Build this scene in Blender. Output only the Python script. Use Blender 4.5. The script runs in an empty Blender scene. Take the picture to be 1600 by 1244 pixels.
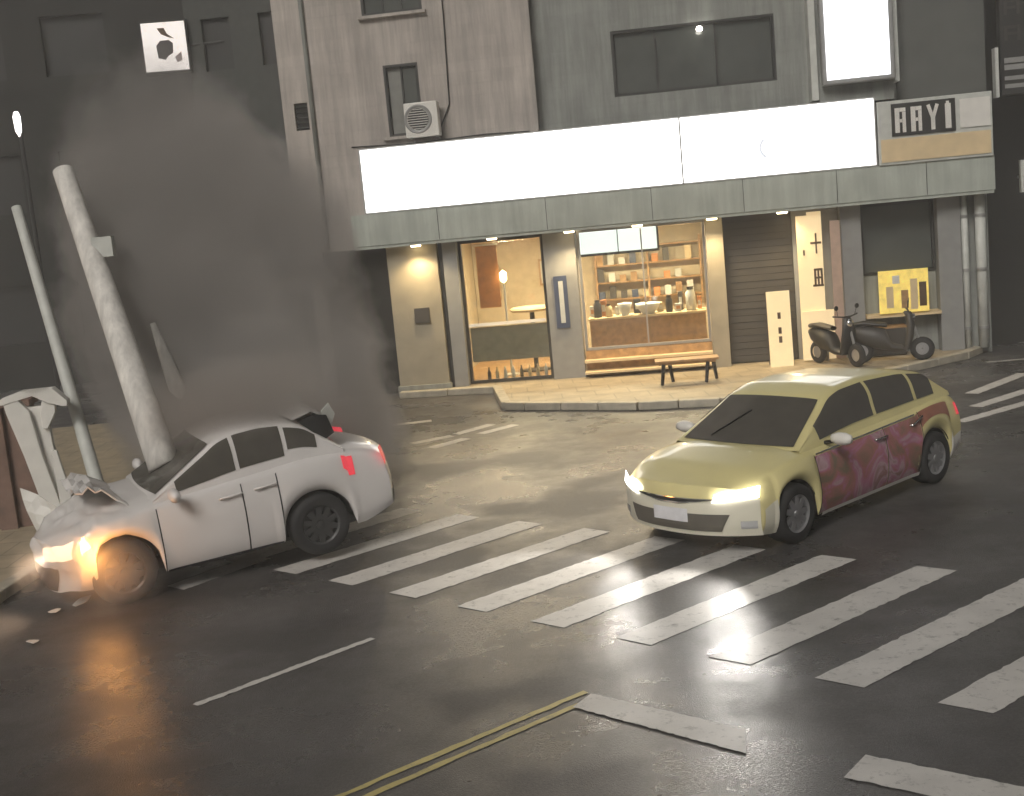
import bpy, bmesh, math, random
from mathutils import Vector, Matrix, noise
random.seed(7)
R = math.radians
S = bpy.context.scene
COL = S.collection

# ------------------------------------------------------------------ camera
cam_d = bpy.data.cameras.new('camera')
cam = bpy.data.objects.new('camera', cam_d); COL.objects.link(cam)
cam_d.sensor_width = 36.0; cam_d.lens = 36.0 * 1928 / 1600
cam_d.clip_start = 0.1; cam_d.clip_end = 3000
p_, r_ = R(8.46), R(5.33)
fw = Vector((0, math.cos(p_), -math.sin(p_))); rt = Vector((1, 0, 0)); up = rt.cross(fw)
rt2 = math.cos(r_) * rt - math.sin(r_) * up; up2 = math.cos(r_) * up + math.sin(r_) * rt
m = Matrix((rt2, up2, -fw)).transposed().to_4x4(); m.translation = (0, 0, 3.42)
cam.matrix_world = m
S.camera = cam

# ------------------------------------------------------------------ world, sun, exposure
W = bpy.data.worlds.new('World'); S.world = W; W.use_nodes = True
nt = W.node_tree; nt.nodes.clear()
sky = nt.nodes.new('ShaderNodeTexSky'); sky.sky_type = 'NISHITA'; sky.sun_disc = False
SUN_EL, SUN_AZ = 38.0, 203.0                       # azimuth measured clockwise from +Y: light comes from behind-left of the camera
sky.sun_elevation = R(SUN_EL); sky.sun_rotation = R(SUN_AZ)
hs = nt.nodes.new('ShaderNodeHueSaturation'); hs.inputs['Saturation'].default_value = 0.12
mx = nt.nodes.new('ShaderNodeMixRGB'); mx.blend_type = 'MULTIPLY'; mx.inputs[0].default_value = 1; mx.inputs[2].default_value = (1.0, .98, .90, 1)
bg = nt.nodes.new('ShaderNodeBackground'); bg.inputs[1].default_value = 0.007
wo = nt.nodes.new('ShaderNodeOutputWorld')
nt.links.new(sky.outputs[0], hs.inputs['Color']); nt.links.new(hs.outputs[0], mx.inputs[1])
nt.links.new(mx.outputs[0], bg.inputs[0]); nt.links.new(bg.outputs[0], wo.inputs[0])
sd = bpy.data.lights.new('night_glow', 'SUN'); sd.energy = 1.05; sd.angle = R(24); sd.color = (1.0, .955, .90)
so = bpy.data.objects.new('night_glow', sd); COL.objects.link(so)
dirv = Vector((math.sin(R(SUN_AZ)) * math.cos(R(SUN_EL)), math.cos(R(SUN_AZ)) * math.cos(R(SUN_EL)), math.sin(R(SUN_EL))))
so.rotation_euler = dirv.to_track_quat('Z', 'Y').to_euler()
S.view_settings.view_transform = 'Standard'; S.view_settings.look = 'None'
S.view_settings.gamma = 1.0; S.view_settings.use_curve_mapping = False
S.view_settings.exposure = 1.05
S.render.engine = 'CYCLES'
S.cycles.use_denoising = True; S.cycles.use_light_tree = False
S.cycles.use_adaptive_sampling = False
S.cycles.volume_bounces = 1; S.cycles.max_bounces = 5; S.cycles.diffuse_bounces = 2; S.cycles.glossy_bounces = 3; S.cycles.transparent_max_bounces = 12
S.cycles.volume_step_rate = 4.0
S.cycles.sample_clamp_indirect = 4.0

# ------------------------------------------------------------------ materials
def mat(name, col, rough=.6, metal=0., var=.12, scale=6., bump=0., bscale=60., emit=None, estr=0., spec=.5, rvar=0., col2=None, coat=0.):
    m = bpy.data.materials.new(name); m.use_nodes = True
    n = m.node_tree; b = n.nodes['Principled BSDF']
    b.inputs['Roughness'].default_value = rough; b.inputs['Metallic'].default_value = metal
    b.inputs['Specular IOR Level'].default_value = spec; b.inputs['Coat Weight'].default_value = coat
    tc = n.nodes.new('ShaderNodeTexCoord')
    nz = n.nodes.new('ShaderNodeTexNoise'); nz.inputs['Scale'].default_value = scale; nz.inputs['Detail'].default_value = 3
    n.links.new(tc.outputs['Object'], nz.inputs['Vector'])
    cr = n.nodes.new('ShaderNodeValToRGB'); cr.color_ramp.elements[0].position = .3; cr.color_ramp.elements[1].position = .72
    a = [max(0, c * (1 - var)) for c in col]; bb = [min(1, c * (1 + var)) for c in (col2 or col)]
    cr.color_ramp.elements[0].color = (*a, 1); cr.color_ramp.elements[1].color = (*bb, 1)
    n.links.new(nz.outputs['Fac'], cr.inputs['Fac']); n.links.new(cr.outputs[0], b.inputs['Base Color'])
    if rvar:
        mr = n.nodes.new('ShaderNodeMapRange'); mr.inputs[1].default_value = .35; mr.inputs[2].default_value = .65
        mr.inputs[3].default_value = max(.02, rough - rvar); mr.inputs[4].default_value = min(1, rough + rvar)
        n.links.new(nz.outputs['Fac'], mr.inputs[0]); n.links.new(mr.outputs[0], b.inputs['Roughness'])
    if bump:
        n2 = n.nodes.new('ShaderNodeTexNoise'); n2.inputs['Scale'].default_value = bscale; n2.inputs['Detail'].default_value = 4
        n.links.new(tc.outputs['Object'], n2.inputs['Vector'])
        bp = n.nodes.new('ShaderNodeBump'); bp.inputs['Strength'].default_value = bump; bp.inputs['Distance'].default_value = .02
        n.links.new(n2.outputs['Fac'], bp.inputs['Height']); n.links.new(bp.outputs[0], b.inputs['Normal'])
    if emit:
        b.inputs['Emission Color'].default_value = (*emit, 1); b.inputs['Emission Strength'].default_value = estr
        if name not in ('lit_sign_face', 'lit_lightbox_face'): m.cycles.emission_sampling = 'NONE'     # small glowing faces: found by bounced rays only
    return m

def glass(name, tint=(.8, .82, .8), refl=.12):
    m = bpy.data.materials.new(name); m.use_nodes = True; n = m.node_tree; n.nodes.clear()
    o = n.nodes.new('ShaderNodeOutputMaterial'); t = n.nodes.new('ShaderNodeBsdfTransparent'); g = n.nodes.new('ShaderNodeBsdfGlossy')
    t.inputs[0].default_value = (*tint, 1); g.inputs['Roughness'].default_value = .04
    fr = n.nodes.new('ShaderNodeFresnel'); fr.inputs[0].default_value = 1.45
    ad = n.nodes.new('ShaderNodeMath'); ad.operation = 'ADD'; ad.use_clamp = True; ad.inputs[1].default_value = refl * .3
    mx = n.nodes.new('ShaderNodeMixShader')
    n.links.new(fr.outputs[0], ad.inputs[0]); n.links.new(ad.outputs[0], mx.inputs[0])
    n.links.new(t.outputs[0], mx.inputs[1]); n.links.new(g.outputs[0], mx.inputs[2]); n.links.new(mx.outputs[0], o.inputs[0])
    return m

M = {}
def asphalt():
    m = mat('wet_asphalt', (.070, .066, .063), .34, var=.35, scale=.7, spec=.5)
    n = m.node_tree; b = n.nodes['Principled BSDF']; tc = [x for x in n.nodes if x.type == 'TEX_COORD'][0]
    # worn aggregate grain + wet patches in the roughness
    g = n.nodes.new('ShaderNodeTexNoise'); g.inputs['Scale'].default_value = 90; g.inputs['Detail'].default_value = 3
    w = n.nodes.new('ShaderNodeTexNoise'); w.inputs['Scale'].default_value = .55; w.inputs['Detail'].default_value = 7; w.inputs['Roughness'].default_value = .65
    for x in (g, w): n.links.new(tc.outputs['Object'], x.inputs['Vector'])
    src = b.inputs['Base Color'].links[0].from_socket; g2 = n.nodes.new('ShaderNodeTexNoise'); g2.inputs['Scale'].default_value = 38; g2.inputs['Detail'].default_value = 3; g2.inputs['Roughness'].default_value = .8; n.links.new(tc.outputs['Object'], g2.inputs['Vector'])
    gr = n.nodes.new('ShaderNodeMapRange'); gr.inputs[1].default_value = .3; gr.inputs[2].default_value = .7; gr.inputs[3].default_value = .62; gr.inputs[4].default_value = 1.5; n.links.new(g2.outputs['Fac'], gr.inputs[0])
    vm = n.nodes.new('ShaderNodeVectorMath'); vm.operation = 'SCALE'; n.links.new(src, vm.inputs[0]); n.links.new(gr.outputs[0], vm.inputs['Scale']); n.links.new(vm.outputs[0], b.inputs['Base Color'])
    mr = n.nodes.new('ShaderNodeMapRange'); mr.inputs[1].default_value = .42; mr.inputs[2].default_value = .58; mr.inputs[3].default_value = .24; mr.inputs[4].default_value = .50
    n.links.new(w.outputs['Fac'], mr.inputs[0]); n.links.new(mr.outputs[0], b.inputs['Roughness'])
    bp = n.nodes.new('ShaderNodeBump'); bp.inputs['Strength'].default_value = .4; bp.inputs['Distance'].default_value = .01
    n.links.new(g.outputs['Fac'], bp.inputs['Height']); n.links.new(bp.outputs[0], b.inputs['Normal'])
    return m
M['asphalt'] = asphalt()

def paint_mat(name, col):
    # road paint worn through to asphalt in spots
    m = mat(name, col, .45, var=.10, scale=3)
    n = m.node_tree; b = n.nodes['Principled BSDF']; tc = [x for x in n.nodes if x.type == 'TEX_COORD'][0]
    w = n.nodes.new('ShaderNodeTexNoise'); w.inputs['Scale'].default_value = 9; w.inputs['Detail'].default_value = 8; w.inputs['Roughness'].default_value = .8
    geo = n.nodes.new('ShaderNodeNewGeometry'); n.links.new(geo.outputs['Position'], w.inputs['Vector'])
    cr = n.nodes.new('ShaderNodeValToRGB'); cr.color_ramp.elements[0].position = .30; cr.color_ramp.elements[1].position = .46
    mxc = n.nodes.new('ShaderNodeMixRGB'); mxc.inputs[1].default_value = (.16, .155, .148, 1)
    src = b.inputs['Base Color'].links[0].from_socket
    n.links.new(w.outputs['Fac'], cr.inputs[0]); n.links.new(cr.outputs[0], mxc.inputs[0]); n.links.new(src, mxc.inputs[2]); n.links.new(mxc.outputs[0], b.inputs['Base Color'])
    return m
M['white_paint'] = paint_mat('white_road_paint', (.58, .56, .53))
M['yellow_paint'] = paint_mat('yellow_road_paint', (.50, .42, .16))
M['pave'] = mat('pavement_concrete', (.38, .315, .215), .55, var=.2, scale=3, bump=.2, bscale=40)
M['kerb'] = mat('kerb_concrete', (.42, .38, .30), .6, var=.2, scale=5, bump=.15)
def streaks(m, amt=.35):
    n = m.node_tree; b = n.nodes['Principled BSDF']; src = b.inputs['Base Color'].links[0].from_socket; tc = [x for x in n.nodes if x.type == 'TEX_COORD'][0]
    mp = n.nodes.new('ShaderNodeMapping'); mp.inputs['Scale'].default_value = (3.2, 3.2, .22); n.links.new(tc.outputs['Object'], mp.inputs[0])
    z = n.nodes.new('ShaderNodeTexNoise'); z.inputs['Scale'].default_value = 1.6; z.inputs['Detail'].default_value = 5; z.inputs['Roughness'].default_value = .7; n.links.new(mp.outputs[0], z.inputs['Vector'])
    r = n.nodes.new('ShaderNodeMapRange'); r.inputs[1].default_value = .40; r.inputs[2].default_value = .62; r.inputs[3].default_value = 1 - amt; r.inputs[4].default_value = 1.08; n.links.new(z.outputs['Fac'], r.inputs[0])
    v = n.nodes.new('ShaderNodeVectorMath'); v.operation = 'SCALE'; n.links.new(src, v.inputs[0]); n.links.new(r.outputs[0], v.inputs['Scale']); n.links.new(v.outputs[0], b.inputs['Base Color']); return m
def tiles(m, w, h, dark=.82, vertical=True, bump=.25):
    n = m.node_tree; b = n.nodes['Principled BSDF']; src = b.inputs['Base Color'].links[0].from_socket; tc = [x for x in n.nodes if x.type == 'TEX_COORD'][0]
    mp = n.nodes.new('ShaderNodeMapping'); n.links.new(tc.outputs['Object'], mp.inputs[0])
    if vertical: mp.inputs['Rotation'].default_value = (R(-90), 0, 0)
    k = n.nodes.new('ShaderNodeTexBrick'); k.inputs['Scale'].default_value = 1; k.inputs['Brick Width'].default_value = w; k.inputs['Row Height'].default_value = h; k.inputs['Mortar Size'].default_value = .012; k.inputs['Mortar Smooth'].default_value = .3
    k.inputs['Color1'].default_value = (1, 1, 1, 1); k.inputs['Color2'].default_value = (.92, .92, .92, 1); k.inputs['Mortar'].default_value = (dark, dark, dark, 1); n.links.new(mp.outputs[0], k.inputs['Vector'])
    v = n.nodes.new('ShaderNodeVectorMath'); v.operation = 'MULTIPLY'; n.links.new(src, v.inputs[0]); n.links.new(k.outputs['Color'], v.inputs[1]); n.links.new(v.outputs[0], b.inputs['Base Color']); return m
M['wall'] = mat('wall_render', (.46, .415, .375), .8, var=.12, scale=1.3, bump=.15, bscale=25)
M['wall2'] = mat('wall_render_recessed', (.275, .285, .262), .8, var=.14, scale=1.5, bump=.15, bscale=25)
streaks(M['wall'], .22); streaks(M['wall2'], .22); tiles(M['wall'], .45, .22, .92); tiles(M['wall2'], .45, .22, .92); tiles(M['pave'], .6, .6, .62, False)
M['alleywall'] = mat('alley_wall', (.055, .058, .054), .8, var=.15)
M['endwall'] = mat('dimmed_end_wall', (.10, .103, .095), .6, var=.12, scale=2)  # weaker light at this end of the facade is put into the colour
M['fascia'] = mat('fascia_panel', (.42, .45, .40), .5, var=.10, scale=2)
streaks(M['fascia'], .12)
M['beige'] = mat('beige_tile', (.34, .30, .22), .55, var=.12, scale=3)
M['greypaint'] = mat('grey_painted_metal', (.28, .28, .27), .4, var=.08)
M['darkframe'] = mat('dark_window_frame', (.03, .03, .028), .4, var=.1)
M['darkwall'] = mat('night_dark_wall', (.013, .013, .011), .8, var=.2, scale=1)  # night darkness put into the colour of walls that stand unlit
M['darkbrown'] = mat('dark_shutter', (.058, .053, .047), .5, var=.1)
M['pane_dark'] = mat('night_window_pane', (.085, .092, .085), .12, var=.15, scale=2)
M['glass'] = glass('shop_glass', (.86, .88, .86))
M['sign_white'] = mat('lit_sign_face', (.8, .8, .8), .4, var=.02, emit=(1, .985, .965), estr=1.5)
M['sign_mark'] = mat('grey_sign_print', (.45, .48, .52), .5, emit=(.9, .93, 1), estr=.35)
M['sign_cool'] = mat('lit_lightbox_face', (.8, .8, .85), .4, var=.02, emit=(.94, .95, 1), estr=1.4)
M['alu'] = mat('aluminium_trim', (.42, .42, .41), .35, metal=.6, var=.08)
M['cream'] = mat('cream_board', (.72, .56, .33), .55, var=.08, scale=4)
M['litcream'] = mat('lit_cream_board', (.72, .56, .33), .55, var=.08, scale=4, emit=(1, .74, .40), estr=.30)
M['ink'] = mat('dark_ink', (.10, .06, .03), .6)
M['oliveboard'] = mat('olive_board', (.58, .49, .34), .6)
M['wood'] = mat('warm_wood', (.42, .25, .11), .5, var=.3, scale=8)
M['warmwall'] = mat('shop_interior_wall', (.60, .50, .34), .7, var=.12)
M['orange'] = mat('orange_poster', (.62, .25, .07), .6, var=.25, scale=5)
M['mint'] = mat('mint_menu_lightbox', (.7, .78, .72), .4, var=.04, emit=(.93, 1, .94), estr=.75)
M['white'] = mat('white_ceramic', (.75, .73, .68), .35, var=.05)
M['dark'] = mat('black_plastic', (.02, .02, .02), .45)
M['rubber'] = mat('tyre_rubber', (.018, .018, .018), .7)
M['rim'] = mat('alloy_rim', (.45, .45, .46), .3, metal=.7, var=.08)
M['rimdark'] = mat('dark_alloy_rim', (.075, .075, .075), .35, metal=.5, var=.1)
M['carwhite'] = mat('white_car_paint', (.70, .67, .65), .28, var=.05, scale=2, coat=.4)
M['caryellow'] = mat('yellow_taxi_paint', (.72, .64, .31), .3, var=.06, scale=2, coat=.4)
M['bumperglow'] = mat('headlight_glow_bumper', (.74, .71, .58), .32, var=.06, scale=2, coat=.3)  # headlight glow painted into the pale bumper colour
M['carglass'] = mat('tinted_car_glass', (.085, .078, .066), .10, var=.1, spec=.6)
M['taillight'] = mat('red_tail_light', (.55, .02, .03), .2, emit=(1, .10, .13), estr=.25)
M['headlight'] = mat('lit_headlight', (.9, .9, .9), .2, emit=(1, .97, .95), estr=6)
M['broken_light'] = mat('dim_lit_headlight', (.8, .7, .6), .3, emit=(1, .66, .42), estr=.7)
M['headdim'] = mat('headlight_lens', (.5, .5, .5), .12, metal=.3)
M['amber'] = mat('lit_amber_indicator', (.9, .4, .05), .2, emit=(1, .42, .08), estr=10)
M['plate'] = mat('licence_plate', (.70, .70, .72), .4)
M['chrome'] = mat('chrome', (.75, .75, .75), .12, metal=1.0, var=.03)
M['concrete'] = mat('pole_concrete', (.74, .71, .66), .7, var=.10, scale=5, bump=.25, bscale=30)
streaks(M['concrete'], .25)
M['brownwall'] = mat('brown_wall', (.20, .125, .095), .7, var=.25, scale=4)
M['mintgrey'] = mat('pale_grey_paint', (.55, .56, .52), .5, var=.1)
M['bluegrey'] = mat('blue_sign', (.06, .08, .14), .4)
M['lamp_warm'] = mat('warm_lamp_face', (.9, .8, .6), .4, emit=(1, .78, .45), estr=6)
M['glowing_yellow_poster'] = mat('glowing_yellow_poster', (.75, .55, .10), .6, var=.3, scale=6, emit=(1, .75, .2), estr=.25)  # poster brightness put in as emission, no lamp behind it

def wrap_mat():
    m = mat('pink_advert_wrap', (.2, .1, .1), .35, coat=.3)
    n = m.node_tree; b = n.nodes['Principled BSDF']; tc = [x for x in n.nodes if x.type == 'TEX_COORD'][0]
    v = n.nodes.new('ShaderNodeTexNoise'); v.inputs['Scale'].default_value = 2.1; v.inputs['Detail'].default_value = 3; v.inputs['Distortion'].default_value = 1.6
    n.links.new(tc.outputs['Object'], v.inputs['Vector'])
    cr = n.nodes.new('ShaderNodeValToRGB'); e = cr.color_ramp.elements
    e[0].position = .34; e[0].color = (.20, .15, .10, 1); e[1].position = .47; e[1].color = (.38, .15, .13, 1)
    x = e.new(.53); x.color = (.42, .15, .24, 1); x = e.new(.60); x.color = (.48, .32, .36, 1); x = e.new(.68); x.color = (.28, .14, .13, 1)
    n.links.new(v.outputs['Fac'], cr.inputs[0]); n.links.new(cr.outputs[0], b.inputs['Base Color'])
    return m
M['wrap'] = wrap_mat()

# ------------------------------------------------------------------ mesh helpers
class MB:
    def __init__(s): s.v = []; s.f = []
    def add(s, vs, fs):
        k = len(s.v); s.v += [tuple(p) for p in vs]; s.f += [tuple(i + k for i in q) for q in fs]; return s
    def box(s, x0, x1, y0, y1, z0, z1, rot=None, piv=None):
        vs = [Vector(p) for p in ((x0, y0, z0), (x1, y0, z0), (x1, y1, z0), (x0, y1, z0), (x0, y0, z1), (x1, y0, z1), (x1, y1, z1), (x0, y1, z1))]
        if rot is not None:
            pv = Vector(piv) if piv else Vector(((x0 + x1) / 2, (y0 + y1) / 2, (z0 + z1) / 2)); vs = [rot @ (p - pv) + pv for p in vs]
        return s.add(vs, [(0, 3, 2, 1), (4, 5, 6, 7), (0, 1, 5, 4), (1, 2, 6, 5), (2, 3, 7, 6), (3, 0, 4, 7)])
    def tube(s, pts, rad, n=12, cap=True):
        pts = [Vector(p) for p in pts]; rr = rad if isinstance(rad, (list, tuple)) else [rad] * len(pts)
        vs = []; fs = []
        for i, p in enumerate(pts):
            d = (pts[min(i + 1, len(pts) - 1)] - pts[max(i - 1, 0)]).normalized()
            a = d.orthogonal().normalized() if i == 0 else (a - d * a.dot(d)).normalized()
            b = d.cross(a)
            for k in range(n):
                t = 2 * math.pi * k / n; vs.append(p + (a * math.cos(t) + b * math.sin(t)) * rr[i])
        for i in range(len(pts) - 1):
            for k in range(n): fs.append((i * n + k, i * n + (k + 1) % n, (i + 1) * n + (k + 1) % n, (i + 1) * n + k))
        if cap: fs.append(tuple(range(n))[::-1]); fs.append(tuple(range((len(pts) - 1) * n, len(pts) * n)))
        return s.add(vs, fs)
    def lathe(s, prof, n=32, axis='y', c=(0, 0, 0)):
        vs = []; fs = []
        for (r, h) in prof:
            for k in range(n):
                t = 2 * math.pi * k / n; a, b = r * math.cos(t), r * math.sin(t)
                p = {'y': (a, h, b), 'z': (a, b, h), 'x': (h, a, b)}[axis]; vs.append((p[0] + c[0], p[1] + c[1], p[2] + c[2]))
        for i in range(len(prof) - 1):
            for k in range(n): fs.append((i * n + k, i * n + (k + 1) % n, (i + 1) * n + (k + 1) % n, (i + 1) * n + k))
        return s.add(vs, fs)
    def grid(s, P):
        n = len(P[0]); vs = [p for row in P for p in row]
        return s.add(vs, [(i * n + j, i * n + j + 1, (i + 1) * n + j + 1, (i + 1) * n + j) for i in range(len(P) - 1) for j in range(n - 1)])
    def prism(s, poly, z0, z1):
        n = len(poly)
        return s.add([(x, y, z0) for x, y in poly] + [(x, y, z1) for x, y in poly],
                     [tuple(range(n))[::-1], tuple(range(n, 2 * n))] + [(i, (i + 1) % n, n + (i + 1) % n, n + i) for i in range(n)])
    def build(s, name, m, parent=None, smooth=False, bevel=0, solid=0):
        me = bpy.data.meshes.new(name); me.from_pydata(s.v, [], s.f); me.validate(); me.materials.append(M[m] if isinstance(m, str) else m)
        bm = bmesh.new(); bm.from_mesh(me); bmesh.ops.recalc_face_normals(bm, faces=bm.faces) ; bm.to_mesh(me); bm.free()
        if smooth:
            for p in me.polygons: p.use_smooth = True
        o = bpy.data.objects.new(name, me); COL.objects.link(o)
        if parent: o.parent = parent
        if bevel:
            b = o.modifiers.new('bevel', 'BEVEL'); b.width = bevel; b.segments = 2; b.limit_method = 'ANGLE'
        if solid:
            b = o.modifiers.new('solid', 'SOLIDIFY'); b.thickness = solid; b.offset = -1
        return o

def tag(o, label=None, cat=None, group=None, kind=None):
    if label: o['label'] = label
    if cat: o['category'] = cat
    if group: o['group'] = group
    if kind: o['kind'] = kind
    return o
def empty(name, loc=(0, 0, 0), rz=0, label=None, cat=None, group=None):
    o = bpy.data.objects.new(name, None); COL.objects.link(o); o.location = loc; o.rotation_euler = (0, 0, rz); o.empty_display_size = .2
    return tag(o, label, cat, group)
def bx(name, m, parent, x0, x1, y0, y1, z0, z1, bevel=0): return MB().box(x0, x1, y0, y1, z0, z1).build(name, m, parent, bevel=bevel)

# ------------------------------------------------------------------ ground, road paint, pavement
road = tag(MB().add([(-150, -60, 0), (150, -60, 0), (150, 200, 0), (-150, 200, 0)], [(0, 1, 2, 3)]).build('road', 'asphalt'), kind='structure')
def paint(name, quad, m='white_paint', z=.004, label=None):
    # subdivided strip with slightly ragged edges
    a, b, c, d = [Vector((x, y, z)) for x, y in quad]; n = 46; P = []
    for i in range(n + 1):
        t = i / n; l = a.lerp(b, t); r = d.lerp(c, t); j = lambda: Vector((random.uniform(-1, 1), random.uniform(-1, 1), 0)) * .008
        P.append([l + j(), r + j()])
    o = MB().grid(P).build(name, m, road)
    return o
def stripe(p, ang, L, w, name='crosswalk_stripe', m='white_paint', wd=None):
    d = Vector((math.cos(R(ang)), math.sin(R(ang)))); wd = R(wd if wd is not None else ang - 90); e = Vector((math.cos(wd), math.sin(wd)))
    a = Vector(p); b = a + d * L
    return paint(name, [a, b, b + e * w, a + e * w], m)
S0 = Vector((-1.98, 11.86)); cd = Vector((.654, -.597))
for i in range(-3, 10):
    stripe(S0 + cd * i, 41.5 - i * .6, 2.56 + .04 * i, .36, wd=-42.4)
stripe((-3.68, 12.22), 52, 1.15, .30, wd=-42)
stripe((-2.61, 8.89), 43, 1.68, .07, 'lane_line')
paint('centre_line', [(-3.9, 5.07), (.31, 8.44), (.34, 8.40), (-3.86, 5.02)], 'yellow_paint')
paint('centre_line', [(-3.75, 5.0), (.28, 8.25), (.31, 8.21), (-3.71, 4.95)], 'yellow_paint')
paint('stop_line', [(.37, 8.37), (1.30, 7.55), (1.23, 7.20), (.22, 8.16)], z=.0065)
paint('stop_line', [(1.92, 7.03), (3.6, 5.7), (3.4, 5.4), (1.72, 6.77)], z=.0065)
# far side markings
for a, b, w in (((-2.15, 21.2), (-1.45, 21.3), .22), ((-1.68, 19.2), (-1.06, 19.57), .2), ((-1.37, 18.65), (-.84, 19.2), .2), ((-1.03, 19.65), (-.45, 20.3), .2), ((-.62, 19.5), (-.05, 20.05), .2),
                ((7.05, 19.0), (8.5, 20.45), .22), ((6.70, 17.9), (8.5, 19.35), .22), ((6.1, 16.9), (8.1, 18.3), .2)):
    a, b = Vector(a), Vector(b); d = (b - a).normalized(); e = Vector((d.y, -d.x))
    paint('far_lane_mark', [a, b, b + e * w, a + e * w])
paint('road_edge_line', [(8.55, 22.0), (16, 21.6), (16, 21.48), (8.55, 21.88)])
pave_poly = [(-2.35, 30), (-2.2, 24.35), (-.26, 23.9), (-.1, 21.7), (.25, 21.45), (2.1, 20.35), (3.4, 20.0), (5.5, 20.65), (8.4, 22.6), (8.9, 23.2), (9.4, 30)]
pavement = tag(MB().prism(pave_poly, -.05, .115).build('pavement', 'pave'), kind='structure')
front = pave_poly[1:10]
for i in range(len(front) - 1):
    a, b = Vector(front[i]), Vector(front[i + 1]); n = max(1, round((b - a).length / .8)); d = (b - a).normalized(); e = Vector((d.y, -d.x))
    for k in range(n):
        p, q = a + (b - a) * (k / n) + d * .006, a + (b - a) * ((k + 1) / n) - d * .006
        MB().prism([p + e * .10, q + e * .10, q - e * .08, p - e * .08], 0, .135 + random.uniform(-.004, .004)).build('kerb_stone', 'kerb', pavement, bevel=.015)
# left roadside
lpoly = [(-5.3, 4), (-5.45, 12.3), (-5.2, 15.0), (-4.7, 19), (-4.6, 24), (-60, 24), (-60, 4)]
lpave = tag(MB().prism(lpoly, -.05, .10).build('pavement', 'pave'), kind='structure')
fl = lpoly[:5]
for i in range(len(fl) - 1):
    a, b = Vector(fl[i]), Vector(fl[i + 1]); n = max(1, round((b - a).length / .9)); d = (b - a).normalized(); e = Vector((d.y, -d.x))
    for k in range(n):
        p, q = a + (b - a) * (k / n) + d * .006, a + (b - a) * ((k + 1) / n) - d * .006
        MB().prism([p + e * .10, q + e * .10, q - e * .08, p - e * .08], 0, .12).build('kerb_stone', 'kerb', lpave, bevel=.015)

# ------------------------------------------------------------------ the corner shop building (local x along the facade, local -y toward the street)
BO = (1.55, 24.27, 0); BR = R(-8)
B = empty('corner_building', BO, BR, 'grey brown corner building with lit shop on the ground floor', 'building')
def wall_with_holes(name, m, x0, x1, z0, z1, holes, y0, y1, parent=B):
    xs = sorted({x0, x1, *[h[0] for h in holes], *[h[1] for h in holes]}); zs = sorted({z0, z1, *[h[2] for h in holes], *[h[3] for h in holes]})
    mb = MB()
    for i in range(len(xs) - 1):
        for j in range(len(zs) - 1):
            cx, cz = (xs[i] + xs[i + 1]) / 2, (zs[j] + zs[j + 1]) / 2
            if any(h[0] < cx < h[1] and h[2] < cz < h[3] for h in holes): continue
            mb.box(xs[i], xs[i + 1], y0, y1, zs[j], zs[j + 1])
    # weld inner faces
    o = mb.build(name, m, parent)
    bm = bmesh.new(); bm.from_mesh(o.data); bmesh.ops.remove_doubles(bm, verts=bm.verts, dist=1e-5)
    seen = {}
    for f in list(bm.faces):
        k = tuple(sorted(v.index for v in f.verts)); seen.setdefault(k, []).append(f)
    kill = [f for fs in seen.values() if len(fs) > 1 for f in fs]
    bmesh.ops.delete(bm, geom=kill, context='FACES'); bmesh.ops.recalc_face_normals(bm, faces=bm.faces); bm.to_mesh(o.data); bm.free()
    return o
wall_with_holes('upper_wall', 'wall', -5.5, -.55, 3.0, 13, [(-3.43, -2.75, 5.1, 6.45), (-3.73, -2.55, 7.4, 8.8), (-5.27, -5.0, 5.4, 5.92)], -.30, -.02)
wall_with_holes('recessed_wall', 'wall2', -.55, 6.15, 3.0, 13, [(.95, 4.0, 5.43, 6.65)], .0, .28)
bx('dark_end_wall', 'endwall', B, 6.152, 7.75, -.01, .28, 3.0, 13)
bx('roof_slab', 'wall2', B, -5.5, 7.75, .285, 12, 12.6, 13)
bx('side_wall', 'wall', B, -5.5, -5.2, .285, 12, 0, 12.59)
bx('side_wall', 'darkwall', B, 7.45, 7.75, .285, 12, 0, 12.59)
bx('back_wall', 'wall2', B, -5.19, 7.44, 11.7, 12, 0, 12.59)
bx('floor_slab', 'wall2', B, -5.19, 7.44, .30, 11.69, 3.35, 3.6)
bx('wall_edge_trim', 'wall', B, -.66, -.52, -.36, -.305, 3.7, 13)
def window(x0, x1, z0, z1, y, n, parent=B, divs=None):
    w = bx('window', 'darkframe', parent, x0, x1, y + .12, y + .16, z0, z1)
    t = .05
    fr = MB(); fr.box(x0, x0 + t, y - .02, y + .10, z0, z1); fr.box(x1 - t, x1, y - .02, y + .10, z0, z1); fr.box(x0 + t, x1 - t, y - .02, y + .10, z0, z0 + t); fr.box(x0 + t, x1 - t, y - .02, y + .10, z1 - t, z1)
    fr.build('frame', 'darkframe', w)
    e = [x0 + t] + (divs or [x0 + t + (x1 - x0 - 2 * t) * k / n for k in range(1, n)]) + [x1 - t]
    for k in range(len(e) - 1):
        bx('pane', 'pane_dark' if (k % 2 or n > 2) else 'winpale', w, e[k] + .02, e[k + 1] - .02, y + .07 - .012 * (k % 2), y + .085 - .012 * (k % 2), z0 + t, z1 - t)
        if k: bx('mullion', 'darkframe', w, e[k] - .018, e[k] + .018, y + .02, y + .10, z0 + t, z1 - t)
    return w
M['winpale'] = mat('frosted_pane', (.22, .22, .20), .35, var=.1)
window(-3.43, -2.75, 5.1, 6.45, -.28, 2)
window(-3.73, -2.55, 7.4, 8.8, -.28, 3)
window(.95, 4.0, 5.43, 6.65, .03, 3, divs=[1.78, 2.9])
bx('vent_opening', 'dark', B, -5.27, -5.0, -.15, -.1, 5.4, 5.92)
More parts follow.
